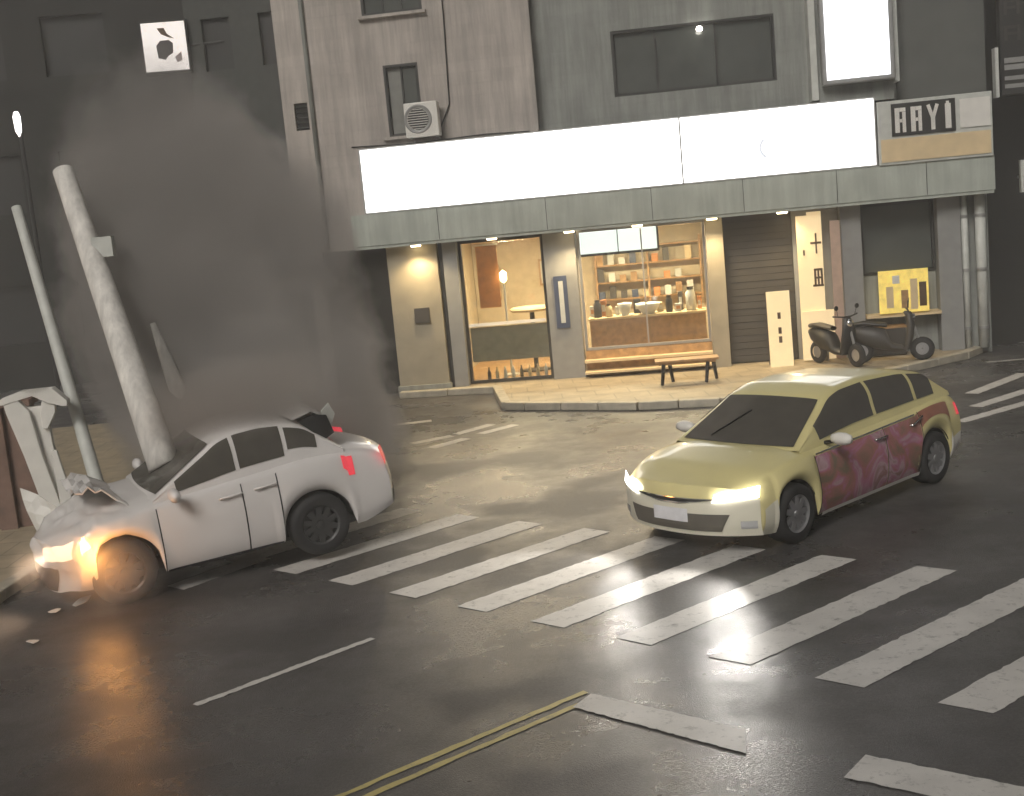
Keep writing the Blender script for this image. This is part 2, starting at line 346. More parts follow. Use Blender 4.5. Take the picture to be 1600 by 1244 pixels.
for k in range(5): bx('vent_slat', 'darkframe', B, -5.265, -5.005, -.27, -.20, 5.45 + k * .1, 5.48 + k * .1)
for x0, x1, z in ((-3.55, -2.65, 5.04), (-3.8, -2.48, 7.34)): bx('window_sill', 'wall', B, x0, x1, -.40, -.302, z, z + .055)
# fascia under the sign and canopy soffit
bx('fascia', 'fascia', B, -4.3, 7.70, -.62, -.31, 3.05, 3.66)
bx('canopy_soffit', 'fascia', B, -4.28, 7.68, -.60, .95, 2.99, 3.045)
for x in (-2.6, -.5, 1.5, 3.2, 4.9, 6.5): bx('fascia_joint', 'darkframe', B, x, x + .012, -.625, -.621, 3.06, 3.65)
# ground floor piers
bx('pier', 'beige', B, -3.75, -2.74, -.30, .30, .0, 2.985, .01)
bx('pier_base', 'wall2', B, -3.79, -2.70, -.34, .30, .0, .22, .01)
bx('meter_box', 'darkbrown', B, -3.30, -3.0, -.345, -.302, 1.45, 1.75)
bx('pier_trim', 'darkframe', B, -2.72, -2.65, -.22, .28, .0, 2.985)
bx('pier', 'greypaint', B, -2.64, -2.36, -.26, .28, .0, 2.985)
bx('pier', 'greypaint', B, -.66, -.03, -.20, .28, .0, 2.985, .01)
bx('pier', 'beige', B, 2.47, 2.80, -.22, .28, .0, 2.985, .01)
bx('pier', 'greypaint', B, 4.98, 5.36, -.22, .28, .0, 2.985, .01)
bx('pier', 'greypaint', B, 6.74, 7.16, -.22, .28, .0, 2.985, .01)
bx('dark_return_wall', 'darkwall', B, -5.18, -3.76, .30, .5, 0, 2.985)
bx('shop_ceiling', 'warmwall', B, -2.7, 2.78, .96, 3.9, 2.99, 3.05)
bx('shop_back_wall', 'warmwall', B, -2.7, 2.78, 3.75, 3.9, .1, 2.985)
bx('shop_side_wall', 'warmwall', B, -2.80, -2.71, .3, 3.9, .1, 2.985)
bx('shop_side_wall', 'warmwall', B, 2.79, 2.88, .3, 3.9, .1, 2.985)
bx('shop_floor', 'wood', B, -2.7, 2.78, .3, 3.74, .117, .15)
# display window left
def frame(name, x0, x1, z0, z1, y, t=.06, m='darkframe', parent=B):
    fr = MB(); fr.box(x0, x0 + t, y - .05, y + .05, z0, z1); fr.box(x1 - t, x1, y - .05, y + .05, z0, z1); fr.box(x0 + t, x1 - t, y - .05, y + .05, z0, z0 + t); fr.box(x0 + t, x1 - t, y - .05, y + .05, z1 - t, z1)
    return fr.build(name, m, parent)
f = frame('display_window_frame', -2.355, -.665, .13, 2.98, -.02); bx('pane', 'glass', f, -2.29, -.73, -.005, .005, .2, 2.9)
bx('window_transom', 'white', B, -2.28, -.74, -.09, -.065, 1.27, 1.33)
bx('window_lower_panel', 'oliveboard', B, -2.28, -.74, .03, .06, .55, 1.24)
f = frame('display_window_frame', .0, 2.46, .62, 2.98, -.02, .05, 'alu'); bx('pane', 'glass', f, .06, 1.22, -.005, .005, .68, 2.92); bx('pane', 'glass', f, 1.26, 2.40, -.005, .005, .68, 2.92); bx('mullion', 'alu', f, 1.225, 1.255, -.04, .04, .68, 2.92)
bx('window_apron', 'wood', B, .0, 2.46, -.10, .15, .12, .61)
bx('window_ledge', 'cream', B, -.02, 2.46, -.32, -.105, .40, .45)
bx('window_ledge', 'cream', B, -.02, 2.46, -.48, -.105, .20, .24)
# roller shutter entrance
for k in range(22): bx('shutter_slat', 'darkbrown', B, 2.83, 4.10, .10 + .012 * (k % 2), .14 + .012 * (k % 2), .14 + k * .13, .14 + k * .13 + .124)
bx('shutter_backing', 'dark', B, 2.81, 4.97, .16, .2, .12, 2.985)
bx('shop_panel', 'greypaint', B, 4.11, 4.97, .06, .14, .12, 2.985)
# right bay
bx('bay_wall', 'wall2', B, 5.37, 6.73, .05, .2, .12, 1.62)
w = bx('bay_window', 'dark', B, 5.37, 6.73, .14, .2, 1.63, 2.985); frame('frame', 5.37, 6.73, 1.63, 2.985, .08, .05, 'darkframe', w); bx('pane', 'pane_dark', w, 5.43, 6.67, .07, .08, 1.69, 2.92)
bx('bay_counter', 'cream', B, 5.37, 6.73, -.35, .04, .84, .90)
bx('end_wall', 'wall2', B, 7.17, 7.70, .02, .25, .0, 2.985)
for i in range(2):
    d = MB(); x = (7.235, 7.52)[i]; r = (.062, .095)[i]
    d.tube([(x, -.16, .12), (x, -.16, 3.04)], r, 14); d.build('downpipe', 'mintgrey', B, smooth=True)
    for z in (.5, 1.6, 2.6): MB().lathe([(r + .001, -.03), (r + .014, -.03), (r + .014, .03), (r + .001, .03)], 16, 'z', (x, -.16, z)).build('pipe_clip', 'alu', B)

MB().tube([(-4.9, -.34, 3.05), (-4.9, -.34, 13)], .045, 10).build('wall_pipe', 'wall2', B, smooth=True)
MB().tube([(-4.2, -.325, 4.98), (-3.0, -.325, 4.93), (-1.6, -.325, 4.97), (-.7, -.325, 4.94)], .012, 6).build('wall_cable', 'dark', B)
MB().tube([(-2.45, -.33, 5.1), (-2.2, -.33, 5.6), (-2.15, -.33, 7.2), (-2.15, -.33, 13)], .014, 6).build('wall_cable', 'dark', B)
# shop lights (the lit interior and soffit downlights)
def lamp(kind, name, parent, loc, energy, color, size=.4, size_y=None, rot=(0, 0, 0), spot=None):
    d = bpy.data.lights.new(name, kind); d.energy = energy; d.color = color
    if kind == 'AREA':
        d.size = size
        if size_y: d.shape = 'RECTANGLE'; d.size_y = size_y
    else: d.shadow_soft_size = size
    if spot: d.spot_size = R(spot); d.spot_blend = .6
    o = bpy.data.objects.new(name, d); COL.objects.link(o); o.parent = parent; o.location = loc; o.rotation_euler = rot
    return o
for x in (-1.5, .6, 1.9):
    p = bx('ceiling_lamp', 'lamp_warm', B, x - .35, x + .35, 1.2, 1.5, 2.945, 2.985)
    lamp('AREA', 'lamp_light', B, (x, 1.35, 2.93), 70, (1, .82, .54), .6, .3)
for x in (-3.1, -1.6, -.1, 1.2, 2.6, 3.9):
    p = MB().lathe([(.001, 0), (.09, 0), (.10, .02), (.10, .03)], 20, 'z', (x, -.50, 2.958)).build('soffit_downlight', 'lamp_warm', B)
    lamp('SPOT', 'downlight_light', B, (x, -.52, 2.94), 95, (1, .76, .42), .08, spot=150, rot=(R(-22), 0, 0))

# ------------------------------------------------------------------ things in the shop window (own things)
def place(name, loc, label, cat, group=None, rz=0): 
    v = Matrix.Rotation(BR, 4, 'Z') @ Vector(loc); return empty(name, (BO[0] + v.x, BO[1] + v.y, loc[2]), BR + rz, label, cat, group)
c = place('shop_counter', (1.2, .95, .15), 'orange brown wooden counter behind the right shop window', 'counter')
bx('front_panel', 'wood', c, -1.15, 1.2, 0, .05, 0, .95); bx('counter_top', 'cream', c, -1.18, 1.22, -.06, .6, .955, 1.0); bx('side_panel', 'wood', c, -1.15, -1.1, .055, .55, 0, .95)
mb_ = place('menu_lightbox', (.78, .16, 2.45), 'pale mint lit menu board with two panes in shop window', 'menu board')
bx('case', 'darkframe', mb_, -.80, .80, 0, .12, 0, .66)
for k in range(2): bx('lit_panel', 'mint', mb_, -.76 + k * .77, -.76 + k * .77 + .75, -.012, -.002, .05, .61)
def bowl(x, y, r, h, label, m='white'):
    o = place('bowl', (x, y, 1.151), label, 'bowl', 'crockery on the shop counter'); MB().lathe([(.001, .02), (r * .45, .0), (r * .5, .02), (r * .85, h * .6), (r, h), (r - .015, h), (r * .8, h * .58), (.001, .05)], 24, 'z').build('shell', m, o, smooth=True)
bowl(1.25, 1.1, .26, .22, 'large pale bowl in the middle of the shop counter'); bowl(.78, 1.05, .15, .26, 'small tall pale bowl left on the shop counter')
def jar(x, h, r, m, label):
    o = place('jar', (x, 1.12, 1.151), label, 'jar', 'jars on the shop counter'); MB().lathe([(.001, 0), (r, 0), (r, h * .75), (r * .6, h * .85), (r * .6, h * .9)], 20, 'z').build('glass_body', m, o, smooth=True)
    MB().lathe([(r * .65, h * .88), (r * .65, h), (.001, h)], 20, 'z').build('lid', 'dark', o)
jar(.22, .36, .08, 'dark', 'tall dark jar at the left end of the shop counter'); jar(.45, .26, .07, 'cream', 'cream jar near the left end of the shop counter'); jar(1.68, .34, .07, 'dark', 'dark jar right of the large bowl on the counter'); jar(2.12, .48, .10, 'white', 'tall white jar at the right end of the counter')
k_ = 0
for (x, y, wdt, hgt, mm, lab) in ((.10, 1.35, .10, .22, 'white', 'white carton at the far left of the shop counter'), (.34, 1.3, .12, .34, 'orange', 'orange carton behind the jars on the shop counter'), (.62, 1.28, .09, .18, 'mintgrey', 'grey carton between the jars on the shop counter'),
        (1.02, 1.35, .14, .30, 'dark', 'black carton left of the large bowl on the counter'), (1.50, 1.32, .12, .20, 'cream', 'cream carton right of the large bowl on the counter'), (1.86, 1.15, .13, .16, 'white', 'low white carton near the right end of the counter'), (1.92, 1.4, .10, .38, 'darkbrown', 'tall dark carton near the right end of the counter'), (2.3, 1.3, .08, .26, 'orange', 'orange carton at the far right of the shop counter')):
    o = place('carton', (x, y, 1.151), lab, 'carton', 'cartons on the shop counter', rz=R(random.uniform(-18, 18))); bx('box', mm, o, -wdt / 2, wdt / 2, -.04, .04, 0, hgt, .006); bx('label_patch', 'white' if mm != 'white' else 'orange', o, -wdt * .3, wdt * .3, -.043, -.0405, hgt * .3, hgt * .7)
sh = place('wall_shelf', (1.2, 3.55, 1.2), 'shelf unit against the back wall of the shop', 'shelf')
for z in (.1, .48, .86, 1.24): bx('shelf_board', 'wood', sh, -1.1, 1.25, -.12, .16, z, z + .03)
for x in (-1.1, .06, 1.22): bx('upright', 'wood', sh, x - .02, x + .02, -.10, .17, 0, 1.4)
for r in range(3):
    for q in range(9):
        if random.random() < .15: continue
        o = place('shelf_box', (.2 + q * .245, 3.5, 1.332 + r * .38), ('lower', 'middle', 'upper')[r] + ' shelf box, number ' + ('one', 'two', 'three', 'four', 'five', 'six', 'seven', 'eight', 'nine')[q] + ' from the left in the shop', 'box', 'boxes on the shop shelf')
        bx('body', random.choice(['white', 'orange', 'cream', 'darkbrown', 'mintgrey', 'bluegrey', 'wood']), o, -.07, .07, -.05, .08, 0, random.uniform(.14, .30), .005)
for (x, z, w_, h_, mm, lab) in ((-.95, 1.75, .5, .6, 'mintgrey', 'pale framed picture on the wall behind the round table'), (-2.2, 1.5, .2, .8, 'cream', 'cream notice sheet at the left end of the display window')):
    o = place('framed_picture', (x, 3.70, z), lab, 'picture'); bx('frame', 'wood', o, -w_ / 2, w_ / 2, 0, .03, 0, h_); bx('print', mm, o, -w_ * .42, w_ * .42, -.008, -.001, h_ * .08, h_ * .92)
o = place('wall_poster', (-1.95, .9, 1.6), 'orange hanging poster inside the left display window', 'poster'); bx('sheet', 'orange', o, -.22, .22, 0, .012, -.05, 1.22); bx('rail', 'white', o, -.24, .24, -.01, .02, 1.225, 1.25)
o = place('display_stool', (-1.62, .75, .15), 'slim white post stand inside the left display window', 'stand')
MB().tube([(0, 0, 0), (0, 0, 1.95)], .022, 10).build('post', 'white', o); MB().lathe([(.001, 0), (.16, 0), (.16, .025), (.03, .04)], 20, 'z').build('base', 'white', o); MB().lathe([(.02, 1.9), (.07, 1.95), (.075, 2.1), (.001, 2.16)], 16, 'z').build('head', 'lamp_warm', o, smooth=True)
o = place('round_table', (-1.15, 1.2, .15), 'round pale table inside the left display window', 'table')
MB().lathe([(.001, 1.25), (.42, 1.25), (.46, 1.30), (.42, 1.33), (.001, 1.33)], 28, 'z').build('table_top', 'cream', o, smooth=False); MB().lathe([(.05, .02), (.05, 1.24)], 14, 'z').build('leg', 'darkframe', o); MB().lathe([(.3, 0), (.3, .03), (.05, .06)], 24, 'z').build('foot', 'darkframe', o)
for k in range(8):
    o = place('small_bottle', (-2.0 + k * .165, -.0 + .16, .151), ('first', 'second', 'third', 'fourth', 'fifth', 'sixth', 'seventh', 'last')[k] + ' small bottle from the left along the foot of the left display window', 'bottle', 'bottles in the display window')
    MB().lathe([(.001, 0), (.035, 0), (.035, .16), (.014, .21), (.014, .26), (.001, .26)], 14, 'z').build('body', ('darkbrown', 'white', 'cream')[(k * 2 + k // 3) % 3], o, smooth=True)
o = place('pier_sign', (-.38, -.235, 1.62), 'narrow dark blue upright sign on the grey middle pier', 'sign'); bx('board', 'bluegrey', o, -.13, .13, 0, .03, -.5, .52); bx('pale_band', 'mintgrey', o, -.04, .05, -.006, -.001, -.4, .42)

# ------------------------------------------------------------------ signs on the facade
s = place('lightbox_sign', (.85, -.64, 3.67), 'long glowing white shop sign above the whole storefront', 'sign')
bx('sign_case', 'alu', s, -4.86, 4.80, .006, .33, -.01, 1.24)
bx('sign_panel', 'sign_white', s, -4.82, 1.255, -.02, .002, .02, 1.21); bx('sign_panel', 'sign_white', s, 1.285, 4.77, -.02, .002, .02, 1.21)
bx('panel_joint', 'alu', s, 1.258, 1.282, -.024, .004, .02, 1.21)
arc = MB()
for k in range(10):
    t0, t1 = R(115 + k * 14), R(115 + (k + 1) * 14)
    arc.add([(2.85 + math.cos(t) * r * .8, -.026, .52 + math.sin(t) * r) for t, r in ((t0, .20), (t1, .20), (t1, .14), (t0, .14))], [(0, 1, 2, 3)])
arc.build('printed_letter', 'sign_mark', s)
for k, (x, z0, z1) in enumerate(((3.12, .55, .82), (3.22, .62, .8))): bx('printed_letter', 'sign_mark', s, x, x + .025, -.0245, -.021, z0, z1)
s = place('hanging_lightbox', (5.38, -.75, 5.25), 'tall glowing cool white lightbox above the small shop sign', 'sign')
bx('light_case', 'alu', s, -.64, .64, .006, .26, -.06, 2.0, .02); bx('lit_face', 'sign_cool', s, -.56, .55, -.014, .003, .02, 1.94, .0)
bx('bracket', 'mintgrey', s, -.82, -.70, .2, .74, -.3, 3.1); bx('bracket', 'mintgrey', s, .66, .74, .2, .74, -.1, 3.1); bx('backing_panel', 'wall2', s, -.69, .65, .3, .74, -.4, 3.0)
s = place('name_sign', (6.68, -.66, 3.66), 'small dim sign with four pale upright letters at right end of the shop', 'sign')
bx('sign_board', 'mintgrey', s, -1.0, 1.0, .0, .34, 0, 1.14, .01)
bx('letter_plate', 'darkframe', s, -.76, .36, -.022, -.002, .50, 1.08)
for k, x in enumerate((-.70, -.42, -.13, .16)):
    L = MB()
    if k == 2:
        L.box(x + .06, x + .13, -.036, -.024, .56, .80); 
        for sg in (-1, 1): L.box(x + .065, x + .125, -.036, -.024, .76, 1.02, Matrix.Rotation(R(sg * 18), 3, 'Y'), (x + .095, -.03, .76))
    elif k == 3: L.box(x + .02, x + .12, -.036, -.024, .56, 1.0); L.box(x + .04, x + .09, -.036, -.024, 1.0, 1.04)
    else:
        L.box(x, x + .08, -.036, -.024, .56, 1.0); L.box(x + .085, x + .19, -.036, -.024, .93, 1.0); L.box(x + .13, x + .19, -.036, -.024, .56, .925); L.box(x + .085, x + .125, -.036, -.024, .74, .80)
    L.build('letter', 'white', s)
bx('sign_square', 'white', s, .44, .96, -.022, -.002, .54, 1.05); bx('lower_band', 'cream', s, -.96, .96, -.018, -.002, .05, .46)
# air conditioner
a = place('air_conditioner', (-2.7, -.72, 5.0), 'white air conditioner unit under the small upper window', 'air conditioner')
bx('case', 'white', a, -.32, .32, 0, .30, .02, .66, .015); MB().lathe([(.21, -.004), (.25, -.02), (.27, -.004)], 28, 'y', (-.06, 0, .35)).build('fan_ring', 'greypaint', a)
MB().lathe([(.001, -.003), (.205, -.003)], 24, 'y', (-.06, 0, .35)).build('fan_opening', 'dark', a)
for k in range(-4, 5): bx('grille_bar', 'white', a, -.06 - math.sqrt(.2**2 - (k * .045)**2), -.06 + math.sqrt(.2**2 - (k * .045)**2), -.018, -.008, .35 + k * .045 - .006, .35 + k * .045 + .006)
for x in (-.25, .25): MB().tube([(x, .02, .0), (x, .42, 0), (x, .42, -.25)], .014, 6).build('bracket', 'alu', a)
# wall lamp by the wide window
l = place('wall_lamp', (2.62, -.16, 6.5), 'tiny lit wall lamp at the top of the wide upper window', 'lamp')
MB().lathe([(.001, -.05), (.05, -.03), (.06, .0), (.04, .04), (.001, .05)], 16, 'z').build('bulb', mat('lamp_bulb', (.9, .9, .9), emit=(1, .95, .85), estr=9), l, smooth=True); MB().tube([(0, 0, .05), (0, .02, .1), (0, .16, .12)], .015, 8).build('arm', 'dark', l)

# ------------------------------------------------------------------ boards, bench, parked two-wheelers on the pavement
s = place('tall_banner_board', (4.45, -.42, .14), 'tall cream upright board with brown characters beside the shutter', 'sign board')
bx('board', 'litcream', s, -.30, .16, 0, .05, .02, 2.74); bx('board_return', 'litcream', s, -.30, .30, -.06, -.012, .02, .95); bx('board_top', 'litcream', s, -.10, .16, .004, .045, 2.742, 2.80)
for (x0, x1, z0, z1) in ((-.02, .02, 1.42, 1.72), (.10, .14, 1.42, 1.72), (-.02, .14, 1.70, 1.74), (-.02, .14, 1.55, 1.585), (-.05, .15, 1.40, 1.44), (.04, .075, 1.42, 1.70), (-.06, .14, 2.2, 2.24), (.03, .06, 2.02, 2.4), (-.2, -.17, 2.0, 2.1)):
    bx('character_stroke', 'ink', s, x0, x1, -.010, -.002, z0, z1)
s = place('narrow_board', (4.86, -.36, .14), 'narrow pinkish board strip right of the tall cream board', 'sign board'); bx('board', mat('pinkish_board', (.50, .36, .28), .6), s, -.09, .09, 0, .04, 0, 2.6)
s = place('sandwich_board', (3.72, -.75, .116), 'short cream sandwich board standing before the dark shutter', 'sign board')
rx = Matrix.Rotation(R(-6), 3, 'X')
MB().box(-.215, .215, 0, .03, 0, 1.42, rx, (0, 0, 0)).build('front_board', 'litcream', s); MB().box(-.215, .215, .32, .35, 0, 1.42, Matrix.Rotation(R(6), 3, 'X'), (0, .33, 0)).build('rear_board', 'darkbrown', s)  # front board's brightness is put in as emission, no lamp in it
for z in (.45, .62, .9): MB().box(-.03, .03, -.008, -.001, z, z + .12, rx, (0, 0, 0)).build('character_stroke', 'ink', s)
b = empty('picnic_bench', (3.22, 22.15, .116), R(-6), 'low wooden bench with four dark splayed legs on the lit pavement', 'bench')
for k in range(4): MB().box(-.58, .56, -.20 + k * .105, -.10 + k * .105, .40, .44).build('seat_plank', 'wood', b, bevel=.006)
bx('seat_rail', 'wood', b, -.52, .5, -.16, .16, .355, .397)
for x, sx in ((-.43, -1), (-.32, 1), (.36, -1), (.47, 1)):
    y = -.14 if sx < 0 else .14
    MB().tube([(x, y, .37), (x + sx * .05, y * 1.25, 0)], [.038, .03], 8).build('leg', 'dark', b)
p = place('stall_poster', (6.05, -.40, .92), 'yellow picture poster standing on the counter of the right bay', 'poster')
bx('sheet', 'glowing_yellow_poster', p, -.45, .45, 0, .03, 0, .80)
for k, (x, z0, z1, mm) in enumerate(((-.32, .1, .5, 'cream'), (-.05, .08, .42, 'wood'), (.12, .05, .62, 'cream'), (.28, .1, .55, 'ink'), (-.2, .55, .7, 'white'))): bx('picture_patch', mm, p, x, x + .13, -.006, -.001, z0, z1)
p = place('small_crate', (5.55, -.42, .14), 'dark crate below the counter at the right bay', 'crate'); bx('box', 'darkbrown', p, -.2, .5, 0, .3, 0, .5); bx('rim', 'wood', p, -.22, .52, -.02, .32, .502, .54)

def scooter(loc, rz, label, body, seatcol):
    o = empty('parked_scooter', loc, rz, label, 'scooter', 'scooters parked by the shop'); o.scale = (.88, .88, .88)
    for x in (-.6, .6):
        wl = MB().lathe([(.13, -.05), (.20, -.055), (.235, -.03), (.245, 0), (.235, .03), (.20, .055), (.13, .05)], 22, 'y', (x, 0, .245)).build('wheel', 'rubber', o, smooth=True)
        MB().lathe([(.02, -.04), (.13, -.03), (.13, .03), (.02, .04)], 16, 'y', (x, 0, .245)).build('rim', 'rim', wl)
    P = []
    for x, hw, z0, z1 in ((-.85, .05, .62, .72), (-.7, .13, .45, .78), (-.4, .16, .30, .76), (-.12, .17, .24, .70), (.0, .16, .22, .40), (.25, .16, .22, .32)):
        P.append([(x, hw * math.cos(t), (z0 + z1) / 2 + (z1 - z0) / 2 * math.sin(t)) for t in [2 * math.pi * k / 12 for k in range(13)]])
    MB().grid(P).build('body', body, o, smooth=True)
    P = []
    for z, hw, x in ((.25, .17, .28), (.5, .19, .36), (.75, .17, .40), (.95, .12, .37), (1.02, .08, .33)):
        P.append([(x + .08 * math.cos(t), hw * math.sin(t), z) for t in [2 * math.pi * k / 12 for k in range(13)]])
    MB().grid(P).build('leg_shield', body, o, smooth=True)
    P = []
    for x, hw, z in ((-.8, .08, .80), (-.55, .14, .83), (-.25, .13, .79), (-.08, .09, .77)): P.append([(x, hw * math.cos(t), z + .05 * math.sin(t)) for t in [2 * math.pi * k / 10 for k in range(11)]])
    MB().grid(P).build('seat', seatcol, o, smooth=True)
    MB().tube([(.6, 0, .26), (.38, 0, .95)], .03, 8).build('fork', 'alu', o); MB().tube([(.30, -.32, 1.06), (.36, -.1, 1.03), (.36, .1, 1.03), (.30, .32, 1.06)], .016, 8).build('handlebar', 'dark', o)
    MB().lathe([(.001, .49), (.07, .48), (.085, .44)], 16, 'x', (0, 0, .9)).build('headlight', 'chrome', o, smooth=True)
    for sg in (-1, 1): MB().tube([(.34, sg * .22, 1.06), (.36, sg * .26, 1.2)], .006, 6).lathe([(.001, -.01), (.05, -.008), (.05, .008), (.001, .01)], 14, 'x', (.36, sg * .27, 1.23)).build('mirror', 'dark', o)
    MB().box(-.62, -.5, .17, .20, .02, .30).build('stand', 'alu', o)
    return o
scooter((6.05, 22.55, .116), R(-65), 'dark scooter parked in front of the tall cream board', 'dark', 'darkbrown')
scooter((7.0, 22.35, .116), R(-20), 'grey scooter parked sideways below the yellow poster', 'darkbrown', 'dark')

# ------------------------------------------------------------------ dark neighbour on the right with its signs
N = empty('right_building', (9.6, 23.6, 0), R(-8), 'dark unlit building at the right edge beyond the shop', 'building')
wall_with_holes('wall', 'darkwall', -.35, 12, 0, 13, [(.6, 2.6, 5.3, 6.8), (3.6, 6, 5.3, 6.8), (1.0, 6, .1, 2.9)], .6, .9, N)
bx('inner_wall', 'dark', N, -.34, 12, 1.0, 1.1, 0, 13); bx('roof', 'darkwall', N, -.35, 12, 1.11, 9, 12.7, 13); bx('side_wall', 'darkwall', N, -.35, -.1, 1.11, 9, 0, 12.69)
for x0, x1 in ((.6, 2.6), (3.6, 6)):
    w = bx('window', 'pane_dark', N, x0, x1, .80, .83, 5.3, 6.8); bx('mullion', 'greypaint', w, (x0 + x1) / 2 - .03, (x0 + x1) / 2 + .03, .74, .79, 5.3, 6.8)
bx('shutter', 'darkbrown', N, 1.0, 6, .8, .84, .1, 2.9)
s = place('vertical_character_sign', (8.08, -.55, 4.8), 'dark upright sign with pale stacked characters at top right', 'sign')
bx('sign_case', 'darkframe', s, -.20, .26, 0, .22, -.1, 2.6); bx('edge_strip', 'mintgrey', s, -.30, -.24, -.02, .2, -.12, .75); bx('arm', 'alu', s, -.1, .1, .225, 1.2, 1.9, 2.0)
for z in (.02, .16, .34, .46): bx('character_stroke', 'greypaint', s, -.14, .20, -.012, -.002, z, z + (.07 if z < .3 else .09))
for z in (.85, 1.3, 1.75):
    for (x0, x1, a0, a1) in ((-.12, -.07, 0, .26), (.10, .15, 0, .26), (-.06, .09, .21, .26), (-.06, .09, .1, .14)): bx('character_stroke', 'darkbrown', s, x0, x1, -.012, -.002, z + a0, z + a1)
s = place('small_plate_sign', (8.42, -.5, 2.95), 'small pale rectangular sign at the right edge of the picture', 'sign'); bx('plate', 'mintgrey', s, -.24, .3, 0, .12, 0, .58); 
for z in (.15, .3, .42): bx('character_stroke', 'greypaint', s, -.14, .24, -.008, -.001, z, z + .03)
bx('arm', 'alu', s, -.02, .02, .125, 1.1, .25, .3)

# ------------------------------------------------------------------ far left: dark block, alley building, hanging lit sign, street lamp
L = empty('left_dark_building', (-10, 33, 0), R(4), 'dark unlit building far behind the dust at left', 'building')
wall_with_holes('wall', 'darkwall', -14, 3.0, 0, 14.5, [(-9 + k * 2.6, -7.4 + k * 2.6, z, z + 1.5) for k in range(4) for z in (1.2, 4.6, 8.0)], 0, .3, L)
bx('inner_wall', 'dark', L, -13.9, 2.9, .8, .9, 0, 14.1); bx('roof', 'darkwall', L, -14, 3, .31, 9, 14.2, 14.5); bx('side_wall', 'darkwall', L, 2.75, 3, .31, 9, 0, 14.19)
for k in range(4):
    for z in (1.2, 4.6, 8.0): bx('window', 'dark', L, -9 + k * 2.6, -7.4 + k * 2.6, .16, .2, z, z + 1.5)
A = empty('alley_building', (-5.3, 30, 0), R(-8), 'narrow grey building beyond the alley left of the shop', 'building')
wall_with_holes('wall', 'alleywall', -1.6, 1.3, 0, 14, [(-1.2, -.5, 7.4, 8.6), (.2, .9, 7.4, 8.6)], 0, .3, A); bx('side_wall', 'darkwall', A, 1.05, 1.3, .31, 8, 0, 13.7); bx('side_wall', 'darkwall', A, -1.6, -1.35, .31, 8, 0, 13.7); bx('roof', 'darkwall', A, -1.6, 1.3, .31, 8, 13.71, 14)
for x in (-1.2, .2): bx('window', 'dark', A, x, x + .7, .14, .18, 7.4, 8.6)
s = empty('square_lit_sign', (-7.35, 30, 7.48), R(6), 'square lit white sign with a dark bird-like emblem at top left', 'sign')
bx('light_case', 'darkframe', s, -.54, .54, .006, .24, -.05, 1.16); bx('lit_face', mat('dim_lit_face', (.8, .76, .73), .5, emit=(1, .93, .88), estr=.33), s, -.50, .50, -.012, .003, 0, 1.11)
e = MB(); e.add([(-.18, -.018, .30), (-.02, -.018, .25), (.06, -.018, .34), (.17, -.018, .40), (.19, -.018, .62), (.10, -.018, .70), (-.10, -.018, .69), (-.20, -.018, .58)], [tuple(range(8))]); e.build('emblem_body', mat('emblem_grey', (.08, .07, .07), .6), s)
MB().add([(-.14, -.018, .98), (.02, -.018, .98), (.08, -.018, .84), (.24, -.018, .72), (.10, -.018, .76), (-.06, -.018, .84)], [(0, 1, 2, 3, 4, 5)]).build('emblem_wing', 'ink', s)
MB().add([(.2, -.018, .3), (.36, -.018, .42), (.36, -.018, .22), (.24, -.018, .18)], [(0, 1, 2, 3)]).build('emblem_tail', mat('emblem_shade', (.40, .33, .32), .6), s)
MB().tube([(.55, .12, .55), (2.3, .12, .65)], .03, 8).build('arm', 'dark', s)
s = empty('distant_street_lamp', (-11.05, 30, 0), 0, 'slim distant street lamp with a lit upright tube at left edge', 'street lamp')
MB().tube([(0, .1, 0), (0, .1, 6.9)], .05, 10).build('post', 'dark', s); MB().lathe([(.001, 6.28), (.07, 6.42), (.085, 6.75), (.05, 6.86), (.001, 6.88)], 14, 'z').build('lit_tube', mat('tube_light', (.9, .9, .9), emit=(1, .95, .93), estr=3), s, smooth=True)

# ------------------------------------------------------------------ cars
def lerp(tab, x):
    if x <= tab[0][0]: return tab[0][1]
    for (a, va), (b, vb) in zip(tab, tab[1:]):
        if x <= b:
            t = (x - a) / (b - a); return va + (vb - va) * t
    return tab[-1][1]
def smooth_tab(tab, w=.08):
    return lambda x: sum(lerp(tab, x + w * k / 3) for k in range(-3, 4)) / 7
def cat(pts, n):
    out = []
    for i in range(len(pts) - 1):
        p0, p1, p2, p3 = pts[max(i - 1, 0)], pts[i], pts[i + 1], pts[min(i + 2, len(pts) - 1)]
        for k in range(n):
            t = k / n
            out.append(tuple(.5 * (2 * b + (c - a) * t + (2 * a - 5 * b + 4 * c - d) * t * t + (3 * b - a - 3 * c + d) * t ** 3) for a, b, c, d in zip(p0, p1, p2, p3)))
    out.append(pts[-1]); return out

